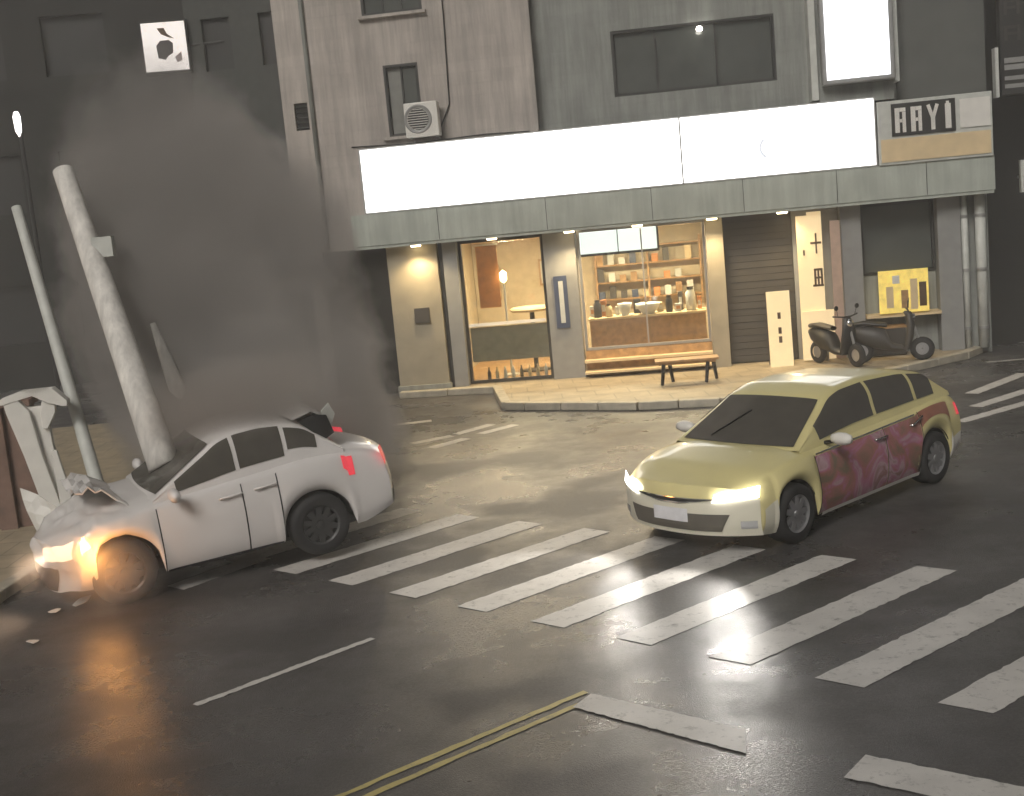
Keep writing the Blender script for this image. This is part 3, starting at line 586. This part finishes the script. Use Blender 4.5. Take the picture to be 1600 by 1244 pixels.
class Car:
    def __init__(s, name, label, xf, xr, wf, wr, hw, belt, roof, cowl, tailb, tumble=.34, rw=.315, sill=.20, cat_='car', crush=None, fsweep=.34, rsweep=.16):
        s.root = empty(name, (0, 0, 0), 0, label, cat_)
        s.xf, s.xr, s.wf, s.wr, s.hw, s.rw, s.sill, s.tumble, s.cowl, s.tailb = xf, xr, wf, wr, hw, rw, sill, tumble, cowl, tailb
        s.belt, s.roof = smooth_tab(belt), smooth_tab(roof, .05); s.crush = crush; s.fs, s.rs = fsweep, rsweep
    def deform(s, p):
        x, y, z = p
        t = min(1, max(0, (x - (s.xf - .75)) / .75)); x -= t * t * (s.fs * abs(y / s.hw) ** 2.4 + .35 * max(0, z - .58) ** 1.3 + .25 * max(0, .32 - z))
        t = min(1, max(0, ((s.xr + .55) - x) / .55)); x += t * t * (s.rs * abs(y / s.hw) ** 2.4 + .30 * max(0, z - .62) ** 1.2 + .2 * max(0, .36 - z))
        if s.crush: x, y, z = s.crush(x, y, z)
        return Vector((x, y, z))
    def bottom(s, x, arch=True):
        b = s.sill + .10 * max(0, (x - (s.xf - .35)) / .35) * .3 + .25 * max(0, ((s.xr + .5) - x) / .5)* .5
        if arch:
            for w in (s.wf, s.wr):
                d = abs(x - w); Ra = s.rw + .055
                if d < Ra: b = max(b, s.rw + math.sqrt(Ra * Ra - d * d) - .012)
        return b
    def section(s, x):
        w = s.hw - .03 * max(0, (abs(x) - 1.2)); b = s.bottom(x); sh = s.belt(x); h = sh - .2
        zs = lambda f: .2 + h * f
        fl = .012 if min(abs(x - s.wf), abs(x - s.wr)) < s.rw + .12 else 0
        pts = [(w - .05 + fl, zs(0)), (w - .012 + fl, zs(.16)), (w + fl, zs(.38)), (w - .004, zs(.60)), (w - .03, zs(.80)), (w - .06, zs(.93)), (w - .115, zs(1.0)), (w - .24, zs(1) + .028), (w * .5, zs(1) + .05), (0, zs(1) + .058)]
        out = cat(pts, 3); n6 = 18
        # lift the lower part of the side to the sill / arch line
        res = []
        for i, (y, z) in enumerate(out):
            if i <= n6: z = b + (z - .2) * (sh - b) / max(h, .01) if b > .2 else z
            res.append((max(y, 0), z))
        return res
    def bp(s, x, v, side, off=0):
        sec = s.section(x); k = v * (len(sec) - 1); i = min(int(k), len(sec) - 2); t = k - i
        y, z = sec[i][0] + (sec[i + 1][0] - sec[i][0]) * t, sec[i][1] + (sec[i + 1][1] - sec[i][1]) * t
        dy, dz = sec[i + 1][0] - sec[i][0], sec[i + 1][1] - sec[i][1]; l = math.hypot(dy, dz) or 1
        return s.deform((x, side * (y + dz / l * off), z - dy / l * off))
    def gsec(s, x):
        sh = s.belt(x); h = max(.001, s.roof(x) - sh); wb = s.hw - .10 - .03 * max(0, abs(x) - 1.2); wt = wb - s.tumble * min(h, .48)
        return cat([(wb, sh - .01), (wb - .10 * h, sh + .35 * h), ((wb + wt) / 2 - .01, sh + .66 * h), (wt, sh + .88 * h), (wt - .09, sh + .965 * h), (wt * .5, sh + h), (0, sh + h * 1.015)], 4)
    def gp(s, x, v, side, off=0):
        sec = s.gsec(x); k = v * (len(sec) - 1); i = min(int(k), len(sec) - 2); t = k - i
        y, z = sec[i][0] + (sec[i + 1][0] - sec[i][0]) * t, sec[i][1] + (sec[i + 1][1] - sec[i][1]) * t
        dy, dz = sec[i + 1][0] - sec[i][0], sec[i + 1][1] - sec[i][1]; l = math.hypot(dy, dz) or 1
        # outward normal also has an x component where the roof line falls
        e = .02; slope = (s.roof(x + e) - s.roof(x - e)) / (2 * e) if v > .55 else 0
        nx = -slope / math.hypot(1, slope) * off if v > .55 else 0
        y *= 1; xx = x + nx
        if x > s.cowl - 1.1: xx += -.10 * abs(y / s.hw) ** 2 * min(1, (x - (s.cowl - 1.1)) / .5)
        if x < s.tailb + .8: xx += .08 * abs(y / s.hw) ** 2 * min(1, ((s.tailb + .8) - x) / .5)
        p = (xx, side * (y + dz / l * off), z - dy / l * off)
        return s.crush and Vector(s.crush(*p)) or Vector(p)
    def shell(s, m):
        n = 110; mb = MB(); xs = [s.xr + (s.xf - s.xr) * i / n for i in range(n + 1)]; K = len(s.section(0))
        for sd in (1, -1): mb.grid([[s.bp(x, j / (K - 1), sd) for j in range(K)] for x in xs])
        for x in (s.xf, s.xr):   # nose and tail faces
            sec = s.section(x); mb.grid([[s.deform((x, y * (k / 16 - 1), z)) for k in range(33)] for (y, z) in sec])
        o = mb.build('body', m, s.root, smooth=True)
        bm = bmesh.new(); bm.from_mesh(o.data); bmesh.ops.remove_doubles(bm, verts=bm.verts, dist=.0008); bmesh.ops.dissolve_degenerate(bm, dist=.0005, edges=bm.edges); bmesh.ops.recalc_face_normals(bm, faces=bm.faces); bm.to_mesh(o.data); bm.free()
        for p in o.data.polygons: p.use_smooth = True
        o.data.set_sharp_from_angle(angle=R(50)) if hasattr(o.data, 'set_sharp_from_angle') else None
        return o
    def cabin(s, m):
        n = 70; mb = MB(); xs = [s.tailb + (s.cowl - s.tailb) * i / n for i in range(n + 1)]; K = len(s.gsec(0))
        for sd in (1, -1): mb.grid([[s.gp(x, j / (K - 1), sd) for j in range(K)] for x in xs])
        o = mb.build('cabin', m, s.root, smooth=True)
        bm = bmesh.new(); bm.from_mesh(o.data); bmesh.ops.remove_doubles(bm, verts=bm.verts, dist=.0008); bmesh.ops.recalc_face_normals(bm, faces=bm.faces); bm.to_mesh(o.data); bm.free()
        for p in o.data.polygons: p.use_smooth = True
        return o
    def side_glass(s, x0, x1, name='side_window', v0=.07, v1=.50, sides=(1, -1), m='carglass', minh=.10):
        for sd in sides:
            P = []
            for i in range(17):
                x = x0 + (x1 - x0) * i / 16; h = s.roof(x) - s.belt(x)
                if h < minh: continue
                lo = v0 + .012 / max(h, .1); P.append([s.gp(x, lo + (v1 - lo) * j / 8, sd, .007) for j in range(9)])
            if len(P) > 1: MB().grid(P).build(name, m, s.root, smooth=True)
    def cross_glass(s, x0, x1, name, v=.64, m='carglass'):
        P = []
        for i in range(15):
            x = x0 + (x1 - x0) * i / 14; vs = [v + (1 - v) * k / 8 for k in range(9)]
            P.append([s.gp(x, q, 1, .008) for q in vs] + [s.gp(x, q, -1, .008) for q in vs[::-1][1:]])
        return MB().grid(P).build(name, m, s.root, smooth=True)
    def side_patch(s, x0, x1, v0, v1, name, m, off=.006, sides=(1, -1), n=14, parent=None):
        for sd in sides: o = MB().grid([[s.bp(x0 + (x1 - x0) * i / n, v0 + (v1 - v0) * j / 12, sd, off) for j in range(13)] for i in range(n + 1)]).build(name, m, parent or s.root, smooth=True)
        return o
    def front_patch(s, quad, name, m, off=.012, front=True, parent=None, thick=.0):
        # quad: four (y,z) corners on the nose (or tail) face
        a, b, c, d = quad; P = []; X = s.xf + off if front else s.xr - off
        for i in range(13):
            t = i / 12; l = (a[0] + (b[0] - a[0]) * t, a[1] + (b[1] - a[1]) * t); r = (d[0] + (c[0] - d[0]) * t, d[1] + (c[1] - d[1]) * t)
            P.append([s.deform((X, l[0] + (r[0] - l[0]) * k / 32, l[1] + (r[1] - l[1]) * k / 32)) for k in range(33)])
        return MB().grid(P).build(name, m, parent or s.root, smooth=True)
    def wheels(s, rim='rim', spokes=5, skip=(), zoff={}):
        R0 = s.rw
        for x in (s.wf, s.wr):
            for sd in (1, -1):
                yo = sd * (s.hw - .03); zc = R0 + zoff.get(x, 0)
                w = MB().lathe([(R0 * .64, -.10), (R0 * .80, -.11), (R0 * .96, -.10), (R0, -.06), (R0, .06), (R0 * .96, .10), (R0 * .80, .11), (R0 * .64, .10)], 36, 'y', (x, yo - sd * .08, zc)).build('wheel', 'rubber', s.root, smooth=True)
                rm = MB(); yb = yo - sd * .08
                rm.lathe([(R0 * .65, sd * .10), (R0 * .58, sd * .085), (R0 * .55, sd * .02)], 36, 'y', (x, yb, zc))
                for k in range(spokes):
                    t = 2 * math.pi * k / spokes + .3; d = Vector((math.cos(t), 0, math.sin(t))); e = Vector((-math.sin(t), 0, math.cos(t))); c0 = Vector((x, yb, zc))
                    q = [c0 + d * R0 * .10 + e * .035, c0 + d * R0 * .10 - e * .035, c0 + d * R0 * .60 - e * .028, c0 + d * R0 * .60 + e * .028]
                    rm.add([p + Vector((0, sd * .055, 0)) for p in q] + [p + Vector((0, sd * .085, 0)) for p in q], [(0, 1, 2, 3), (4, 5, 6, 7), (0, 1, 5, 4), (1, 2, 6, 5), (2, 3, 7, 6), (3, 0, 4, 7)])
                rm.lathe([(.001, sd * .10), (R0 * .14, sd * .095), (R0 * .16, sd * .05)], 16, 'y', (x, yb, zc)); rm.build('rim', rim, w)
                MB().lathe([(.001, sd * .02), (R0 * .6, sd * .02)], 24, 'y', (x, yb, zc)).build('brake_disc', 'darkframe', w)
                hb = MB(); Ra = R0 + .05; P = []
                for k in range(19):
                    t = math.pi * k / 18; P.append([(x + Ra * math.cos(t), sd * (s.hw - .03), R0 + Ra * math.sin(t)), (x + Ra * math.cos(t), sd * (s.hw - .38), R0 + Ra * math.sin(t))])
                hb.grid(P); hb.add([(x + Ra * math.cos(math.pi * k / 18), sd * (s.hw - .38), R0 + Ra * math.sin(math.pi * k / 18)) for k in range(19)], [tuple(range(19))]); hb.build('wheel_housing', 'dark', s.root)
        MB().box(s.xr + .35, s.xf - .4, -s.hw + .40, s.hw - .40, .17, .30).build('underbody', 'dark', s.root)
        MB().box(s.wr + R0 + .1, s.wf - R0 - .1, -s.hw + .08, s.hw - .08, s.sill + .005, s.sill + .06).build('floor_pan', 'dark', s.root)
    def mirror(s, x, z, m):
        for sd in (1, -1):
            o = MB().lathe([(.001, -.09), (.05, -.085), (.075, -.03), (.075, .04), (.05, .09), (.001, .10)], 14, 'y', (0, 0, 0)).build('wing_mirror', m, s.root, smooth=True)
            o.location = (x, sd * (s.hw + .10), z); o.scale = (.75, 1.15, .9)
            q = MB().tube([(x - .02, sd * (s.hw - .09), z - .06), (x, sd * (s.hw + .04), z - .03)], .022, 8).build('mirror_arm', 'dark', s.root)
    def handle(s, x, v, m='chrome'):
        for sd in (1, -1):
            a = s.bp(x, v, sd, .035); b = s.bp(x - .19, v, sd, .035); c0 = s.bp(x + .02, v, sd, .0); d0 = s.bp(x - .21, v, sd, .0)
            MB().tube([c0, a, b, d0], .012, 8).build('door_handle', m, s.root, smooth=True)

# ---- the yellow taxi
T = Car('taxi', 'yellow taxi with pink advert on its doors and lit headlights', 2.20, -2.12, 1.36, -1.36, .84,
        belt=[(-2.2, .94), (-1.9, .99), (-1.2, .97), (0, .93), (.95, .90), (1.3, .885), (1.8, .81), (2.1, .70), (2.25, .66)],
        roof=[(-2.02, .99), (-1.86, 1.10), (-1.55, 1.33), (-1.0, 1.42), (-.3, 1.46), (.15, 1.44), (.40, 1.37), (1.25, .90)], cowl=1.22, tailb=-1.98, rw=.312, cat_='taxi')
T.root.location = (3.08, 13.22, 0); T.root.rotation_euler = (0, 0, R(222.5)); T.root.scale = (1.0, 1.05, .94)
T.shell('caryellow'); T.cabin('caryellow')
T.cross_glass(.46, 1.17, 'windscreen'); T.cross_glass(-1.90, -1.55, 'rear_window')
T.side_glass(-.28, .84, 'side_window'); T.side_glass(-1.12, -.34, 'side_window'); T.side_glass(-1.62, -1.18, 'quarter_window')
T.side_patch(-.30, .98, .02, .52, 'door', 'wrap', .007); T.side_patch(-1.02, -.315, .02, .52, 'door', 'wrap', .007); T.side_patch(-1.75, -1.70, .40, .5, 'fuel_flap', 'caryellow', .004, sides=(1,))
T.side_patch(-1.72, -1.04, .30, .52, 'rear_quarter_wrap', mat('red_wrap', (.36, .15, .10), .35, var=.2, coat=.3), .004)
T.side_patch(-.96, .96, .0, .05, 'sill_strip', 'white', .026)
T.side_patch(-.98, .95, .535, .555, 'window_trim', 'chrome', .010)
# nose
T.front_patch([(-.80, .22), (-.80, .60), (.80, .60), (.80, .22)], 'front_bumper', 'bumperglow', .022)
T.front_patch([(-.50, .27), (-.58, .45), (.58, .45), (.50, .27)], 'lower_intake', mat('intake_mesh', (.10, .09, .07), .6), 0.032)
T.front_patch([(-.20, .36), (-.20, .50), (.20, .50), (.20, .36)], 'licence_plate', 'plate', 0.044)
T.front_patch([(-.50, .61), (-.10, .545), (.10, .545), (.50, .61)], 'grille_chrome', 'chrome', 0.034)
T.front_patch([(-.46, .60), (-.10, .565), (.10, .565), (.46, .60)], 'grille', 'dark', 0.040)
for sd in (1, -1):
    T.front_patch([(sd * .44, .575), (sd * .46, .655), (sd * .80, .735), (sd * .80, .62)], 'headlight', 'headlight', 0.038)
    T.front_patch([(sd * .66, .30), (sd * .66, .38), (sd * .78, .38), (sd * .78, .30)], 'fog_lamp', 'headdim', 0.032)
    p = T.deform((T.xf + .06, sd * .60, .66)); 
    lamp('SPOT', 'headlight_beam', T.root, p, 60, (1, .95, .88), .05, spot=95, rot=(0, R(-80), 0))
    T.side_patch(-2.10, -1.97, .36, .50, 'tail_light', 'taillight', .008, sides=(sd,))
    T.side_patch(1.74, 2.19, .0, .31, 'front_bumper_corner', 'bumperglow', .012, sides=(sd,))
    T.side_patch(-2.08, -1.72, .0, .20, 'rear_bumper_corner', 'white', .010, sides=(sd,))
T.wheels('rim', 9); T.mirror(.72, .98, 'white'); T.handle(-.12, .44); T.handle(-.86, .44)
for y in (-.25, -.08): MB().tube([T.gp(1.10, .85, 1 if y > 0 else -1, .02), T.gp(.70, .95, 1 if y > 0 else -1, .02)], .008, 6).build('wiper', 'dark', T.root)
for x in (.98, -.31, -1.03): T.side_patch(x - .006, x + .006, .0, .54, 'door_gap', 'dark', .0085, n=1)

# ---- the crashed white hatchback
def crush(x, y, z):
    if x > .85:
        t = (x - .85) / .75; k = noise.noise(Vector((x * 3, y * 3.2, z * 3)))
        x = .85 + (x - .85) * (.76 + .10 * math.sin(y * 4)) + k * .11 * t; z += t * (.11 * noise.noise(Vector((y * 4, x * 4, 3))) - .03) + (.04 * t if z > .6 else 0); y *= 1 + .03 * t * k
    if x > .45 and z > .45:
        t = min(1, (x - .45) / .5); z += t * .035 * noise.noise(Vector((x * 9, y * 7, 1.7))) ; x += t * .03 * noise.noise(Vector((x * 8, y * 9, z * 9)))
    return (x, y, z)
C = Car('crashed_car', 'white car crashed nose first at left under a leaning pole', 1.60, -2.26, .76, -1.25, .83,
        belt=[(-2.4, .82), (-2.15, .92), (-1.75, 1.01), (-1.2, 1.04), (-.4, .98), (.2, .93), (.6, .90), (.9, .87), (1.2, .80), (1.5, .70), (1.65, .64)],
        roof=[(-1.72, 1.03), (-1.50, 1.22), (-1.30, 1.38), (-1.1, 1.44), (-.8, 1.47), (-.52, 1.455), (-.32, 1.40), (.47, .93)], cowl=.45, tailb=-1.70, rw=.325, sill=.23, crush=crush, rsweep=.20, cat_='car')
C.root.matrix_world = Matrix.Translation((-3.58, 12.77, .05)) @ Matrix.Rotation(R(206.3), 4, 'Z') @ Matrix.Rotation(R(2.4), 4, 'Y') @ Matrix.Rotation(R(-1.5), 4, 'X')
C.shell('carwhite'); C.cabin('carwhite')
C.cross_glass(-.26, .38, 'windscreen'); C.cross_glass(-1.62, -1.32, 'rear_window')
C.side_glass(-.46, .20, 'side_window', minh=.14); C.side_glass(-1.02, -.51, 'side_window'); C.side_glass(-1.42, -1.07, 'quarter_window', v0=.12, v1=.46)
C.side_patch(-.485, .36, .02, .54, 'door', 'carwhite', .006); C.side_patch(-.86, -.50, .02, .54, 'door', 'carwhite', .006)
for x in (.365, -.493, -.865): C.side_patch(x - .006, x + .006, .0, .55, 'door_gap', 'dark', .0075, n=1)
C.side_patch(-.84, .35, .0, .03, 'sill_strip', 'dark', .016)
for sd in (1, -1):
    C.front_patch([(sd * .62, .84), (sd * .62, 1.0), (sd * .82, 1.0), (sd * .82, .80)], 'tail_light', 'taillight', .012, front=False)
    C.side_patch(-1.70, -1.58, .38, .56, 'tail_light', 'taillight', .010, sides=(sd,))
    C.front_patch([(sd * .44, .56), (sd * .46, .66), (sd * .80, .74), (sd * .80, .60)], 'headlight', 'broken_light' if sd > 0 else 'headdim', .018)
    C.side_patch(1.16, 1.34, .38, .52, 'indicator', 'amber', .012, sides=(sd,)) if sd > 0 else None
C.front_patch([(-.26, .62), (-.26, .78), (.26, .78), (.26, .62)], 'licence_plate', 'plate', .014, front=False)
C.front_patch([(-.70, .34), (-.74, .50), (.74, .50), (.70, .34)], 'bumper_insert', 'dark', .010, front=False)
C.front_patch([(-.55, .28), (-.6, .5), (.6, .5), (.55, .28)], 'grille', 'dark', .014)
C.wheels('rimdark', 10); C.mirror(.20, 1.0, 'carwhite'); C.handle(-.28, .45, 'carwhite'); C.handle(-.64, .45, 'carwhite')
# rear spoiler over the tailgate
P = []
for i in range(9):
    y = -.60 + 1.20 * i / 8; P.append([(-1.18, y, 1.43), (-1.38, y, 1.465 + .02 * math.sin(i * 1.7)), (-1.52, y, 1.46 - .05 * (y / .6) ** 2), (-1.48, y, 1.43 - .05 * (y / .6) ** 2), (-1.25, y, 1.40)])
MB().grid(P).build('spoiler', 'carwhite', C.root, smooth=True)
for y in (-.60, .60):
    MB().add([(-1.22, y, 1.41), (-1.40, y, 1.45), (-1.54, y, 1.42), (-1.60, y, 1.22), (-1.48, y, 1.16)], [(0, 1, 2, 3, 4)]).build('spoiler_end', 'dark', C.root, solid=.02)
    MB().add([(-1.50, y * .98, 1.46), (-1.60, y * .92, 1.53), (-1.66, y * .9, 1.40), (-1.57, y * .95, 1.24)], [(0, 1, 2, 3)]).build('torn_trim', 'mintgrey', C.root, solid=.015)
# crumpled bonnet standing up
P = []
for i in range(9):
    t = i / 8
    P.append([(.56 + t * .50, -.62 + 1.24 * k / 8, .90 + .20 * math.sin(t * 2.2) + .05 * noise.noise(Vector((i * .9, k * .9, 1))) + (.10 if k > 5 else 0) * t) for k in range(9)])
MB().grid(P).build('buckled_bonnet', 'carwhite', C.root, solid=.015)
pl = C.deform((C.xf + .12, .62, .62)); lamp('SPOT', 'headlight_beam', C.root, pl, 30, (1, .72, .50), .06, spot=120, rot=(0, R(-80), 0))
lamp('POINT', 'indicator_light', C.root, (1.02, 1.02, .58), 7, (1, .42, .10), .10)

# ------------------------------------------------------------------ broken poles, post, debris at the crash
def pole(name, a, b, r0, r1, label, m='concrete', n=14, jag=.05):
    a, b = Vector(a), Vector(b); o = empty(name, a, 0, label, 'pole'); d = b - a; pts = [d * (k / n) for k in range(n + 1)]
    MB().tube(pts, [r0 + (r1 - r0) * k / n for k in range(n + 1)], 20).build('shaft', m, o, smooth=True)
    return o, d
o, d = pole('leaning_utility_pole', (-3.66, 12.62, 1.16), (-4.80, 14.2, 4.36), .165, .115, 'thick pale concrete utility pole leaning left over the crashed car')
q = d.normalized(); 
MB().box(-.06, .16, -.06, .06, -.10, .12).build('step_bracket', 'mintgrey', o).location = d * .72 + Vector((.12, -.05, 0))
for k in range(5): MB().tube([q * .02, q * (-.10 - .05 * (k % 3)) + Vector((math.cos(k * 1.3) * .10, math.sin(k * 1.3) * .10, 0))], .010, 6).build('bent_rebar', 'brownwall', o)
pole('thin_leaning_pole', (-4.62, 13.64, .08), (-5.80, 15.3, 4.05), .085, .06, 'thin pale pipe leaning left at the left edge of the dust cloud', 'mintgrey')
o = empty('falling_pipe_piece', (-3.78, 14.1, 1.68), 0, 'short pale pipe piece falling right of the thick pole', 'pipe')
MB().tube([(0, 0, 0), (-.04, 0, .12), (-.13, .04, .45), (-.25, .10, .88)], [.04, .10, .075, .03], 14).build('pipe_shell', 'concrete', o, smooth=True)
# splintered white post at the far left
o = empty('splintered_white_post', (-5.36, 13.9, .10), R(8), 'broken white upright post with splintered top at left edge', 'post')
def sliver(name, pts, w, t=.05, m='white'):
    mb = MB(); P = [Vector(p) for p in pts]; vs = []; fs = []
    for i, p in enumerate(P):
        ww = w[i] * 1.4; vs += [p + Vector((-ww, -t, 0)), p + Vector((ww, -t, 0)), p + Vector((ww, t, 0)), p + Vector((-ww, t, 0))]
    for i in range(len(P) - 1):
        for k in range(4): fs.append((i * 4 + k, i * 4 + (k + 1) % 4, (i + 1) * 4 + (k + 1) % 4, (i + 1) * 4 + k))
    fs += [(3, 2, 1, 0), tuple(len(vs) - 4 + k for k in range(4))]
    return mb.add(vs, fs).build(name, m, o, bevel=.008)
sliver('sliver', [(.06, 0, 0), (.0, 0, .5), (-.12, 0, 1.1), (-.22, 0, 1.62), (-.30, 0, 1.80)], [.05, .07, .07, .09, .05])
sliver('sliver', [(.12, .08, .2), (.06, .08, .7), (.02, .08, 1.2), (-.06, .08, 1.66)], [.06, .075, .05, .10])
sliver('sliver', [(.18, -.06, .25), (.17, -.06, .6), (.12, -.06, 1.15)], [.05, .05, .02], .035)
sliver('torn_cap', [(-.42, .03, 1.72), (-.18, .03, 1.80), (.02, .03, 1.86), (.22, .03, 1.70), (.30, .03, 1.64)], [.05, .13, .12, .08, .02], .09)
sliver('torn_cap', [(.05, .02, 1.40), (.10, .02, 1.58), (.12, .02, 1.72)], [.02, .06, .05], .05)
o = empty('bent_white_panel', (-4.78, 12.75, .30), R(-12), 'bent white sheet panel standing between the post and the car', 'panel')
MB().grid([[(-.34 + .52 * k / 6 - .16 * (j / 6), .03 * math.sin(k + j), .62 * j / 6 * (1 - .25 * (k / 6)) + .12 * (1 - k / 6) * (j / 6)) for k in range(7)] for j in range(7)]).build('sheet', 'white', o, solid=.012)
bw = empty('brown_side_wall', (-6.5, 15.2, 0), R(6), 'reddish brown low wall at the left edge behind the broken post', 'wall')
bx('wall_body', 'brownwall', bw, -3.0, .48, 0, .35, 0, 1.62, .01); bx('coping', 'brownwall', bw, -3.04, .53, -.04, .39, 1.622, 1.70, .01)
for k in range(3): bx('pilaster', 'brownwall', bw, -.02 - k * 1.1, .18 - k * 1.1, -.08, -.002, 0, 1.62)
deb = [((-4.50, 10.71), .06, 'small pale plastic shard lying on the road at far left'), ((-4.42, 11.85), .09, 'pale bumper shard on the road below the crashed nose'), ((-4.62, 11.62), .05, 'small pale shard beside the bumper shard on the road')]
for (xy, r, lab) in deb:
    o = MB(); n = 7; top = [(r * random.uniform(.6, 1.2) * math.cos(2 * math.pi * k / n) * 1.5, r * random.uniform(.5, 1) * math.sin(2 * math.pi * k / n)) for k in range(n)]
    o.prism(top, 0, r * .12); o = o.build('debris_shard', 'white'); o.location = (xy[0], xy[1], .012); o.rotation_euler = (R(random.uniform(3, 12)), R(random.uniform(-8, 8)), random.uniform(0, 3)); o.location.z = .02 + r * .12
    tag(o, lab, 'debris', 'debris from the crash')

# ------------------------------------------------------------------ dust cloud (real volume)
def cloud(name, c, rad, tilt, density, color, label, nscale=.55, warp=.55, soft=(.72, 1.0), cat_='dust cloud'):
    bm = bmesh.new(); bmesh.ops.create_icosphere(bm, subdivisions=4, radius=1.0)
    rot = Matrix.Rotation(tilt, 3, 'Y')
    for v in bm.verts: v.co = rot @ Vector([v.co[i] * rad[i] * 1.22 for i in range(3)])
    me = bpy.data.meshes.new(name); bm.to_mesh(me); bm.free()
    m = bpy.data.materials.new(name); m.use_nodes = True; n = m.node_tree; n.nodes.clear(); nw = n.nodes.new; lk = n.links.new
    out = nw('ShaderNodeOutputMaterial'); pv = nw('ShaderNodeVolumePrincipled'); pv.inputs['Color'].default_value = (*color, 1); pv.inputs['Anisotropy'].default_value = .0
    tc = nw('ShaderNodeTexCoord'); nz = nw('ShaderNodeTexNoise'); nz.inputs['Scale'].default_value = nscale; nz.inputs['Detail'].default_value = 5; nz.inputs['Roughness'].default_value = .58
    lk(tc.outputs['Object'], nz.inputs['Vector'])
    mp = nw('ShaderNodeMapping'); mp.vector_type = 'TEXTURE'; mp.inputs['Rotation'].default_value = (0, tilt, 0); mp.inputs['Scale'].default_value = rad
    lk(tc.outputs['Object'], mp.inputs[0])
    ln = nw('ShaderNodeVectorMath'); ln.operation = 'LENGTH'; lk(mp.outputs[0], ln.inputs[0])
    sb = nw('ShaderNodeMath'); sb.operation = 'SUBTRACT'; sb.inputs[1].default_value = .5; lk(nz.outputs['Fac'], sb.inputs[0])
    ma = nw('ShaderNodeMath'); ma.operation = 'MULTIPLY_ADD'; ma.inputs[1].default_value = warp * 2; lk(sb.outputs[0], ma.inputs[0]); lk(ln.outputs['Value'], ma.inputs[2])
    m2 = nw('ShaderNodeMapRange'); m2.interpolation_type = 'SMOOTHSTEP'; m2.inputs[1].default_value = soft[0]; m2.inputs[2].default_value = soft[1]; m2.inputs[3].default_value = density; m2.inputs[4].default_value = 0.0
    lk(ma.outputs[0], m2.inputs[0])
    # fade out toward the top: dust thins as it rises
    sp = nw('ShaderNodeSeparateXYZ'); lk(mp.outputs[0], sp.inputs[0]); m3 = nw('ShaderNodeMapRange'); m3.inputs[1].default_value = -.05; m3.inputs[2].default_value = .75; m3.inputs[3].default_value = 1; m3.inputs[4].default_value = .05; lk(sp.outputs[2], m3.inputs[0])
    mu = nw('ShaderNodeMath'); mu.operation = 'MULTIPLY'; lk(m2.outputs[0], mu.inputs[0]); lk(m3.outputs[0], mu.inputs[1])
    lk(mu.outputs[0], pv.inputs['Density']); lk(pv.outputs[0], out.inputs['Volume'])
    me.materials.append(m); o = bpy.data.objects.new(name, me); COL.objects.link(o); o.location = c
    return tag(o, label, cat_, kind='stuff')
cloud('dust_cloud', (-3.68, 16.5, 2.3), (1.95, 2.3, 3.9), R(-15), 7.5, (.57, .54, .51), 'grey brown cloud of dust rising behind the crashed car', nscale=.85, warp=.46, soft=(.86, 1.0))
cloud('drifting_dust', (-3.05, 13.05, 1.75), (1.30, .85, .66), R(-10), 2.6, (.62, .575, .53), 'thin dust drifting over the roof of the crashed car', nscale=1.2, warp=.35, soft=(.5, 1.0))
cloud('bloom_puff', (-4.12, 11.45, .46), (.85, .55, .60), R(12), 1.5, (.85, .80, .75), 'small added puff imitating lamp bloom around the crashed car nose', nscale=2.2, warp=.55, soft=(.05, .95), cat_='bloom_puff')  # added volume, catches the amber light to imitate bloom

# ------------------------------------------------------------------ damp night air
def haze():
    o = MB().box(-160, 160, -70, 210, -1, 15.5).build('haze', M['asphalt']); m = bpy.data.materials.new('damp_air'); m.use_nodes = True; n = m.node_tree; n.nodes.clear()
    out = n.nodes.new('ShaderNodeOutputMaterial'); pv = n.nodes.new('ShaderNodeVolumePrincipled'); pv.inputs['Color'].default_value = (.85, .83, .80, 1); pv.inputs['Density'].default_value = HAZE; pv.inputs['Anisotropy'].default_value = 0.0
    n.links.new(pv.outputs[0], out.inputs['Volume']); o.data.materials.clear(); o.data.materials.append(m); return tag(o, kind='stuff')
HAZE = .006
haze()
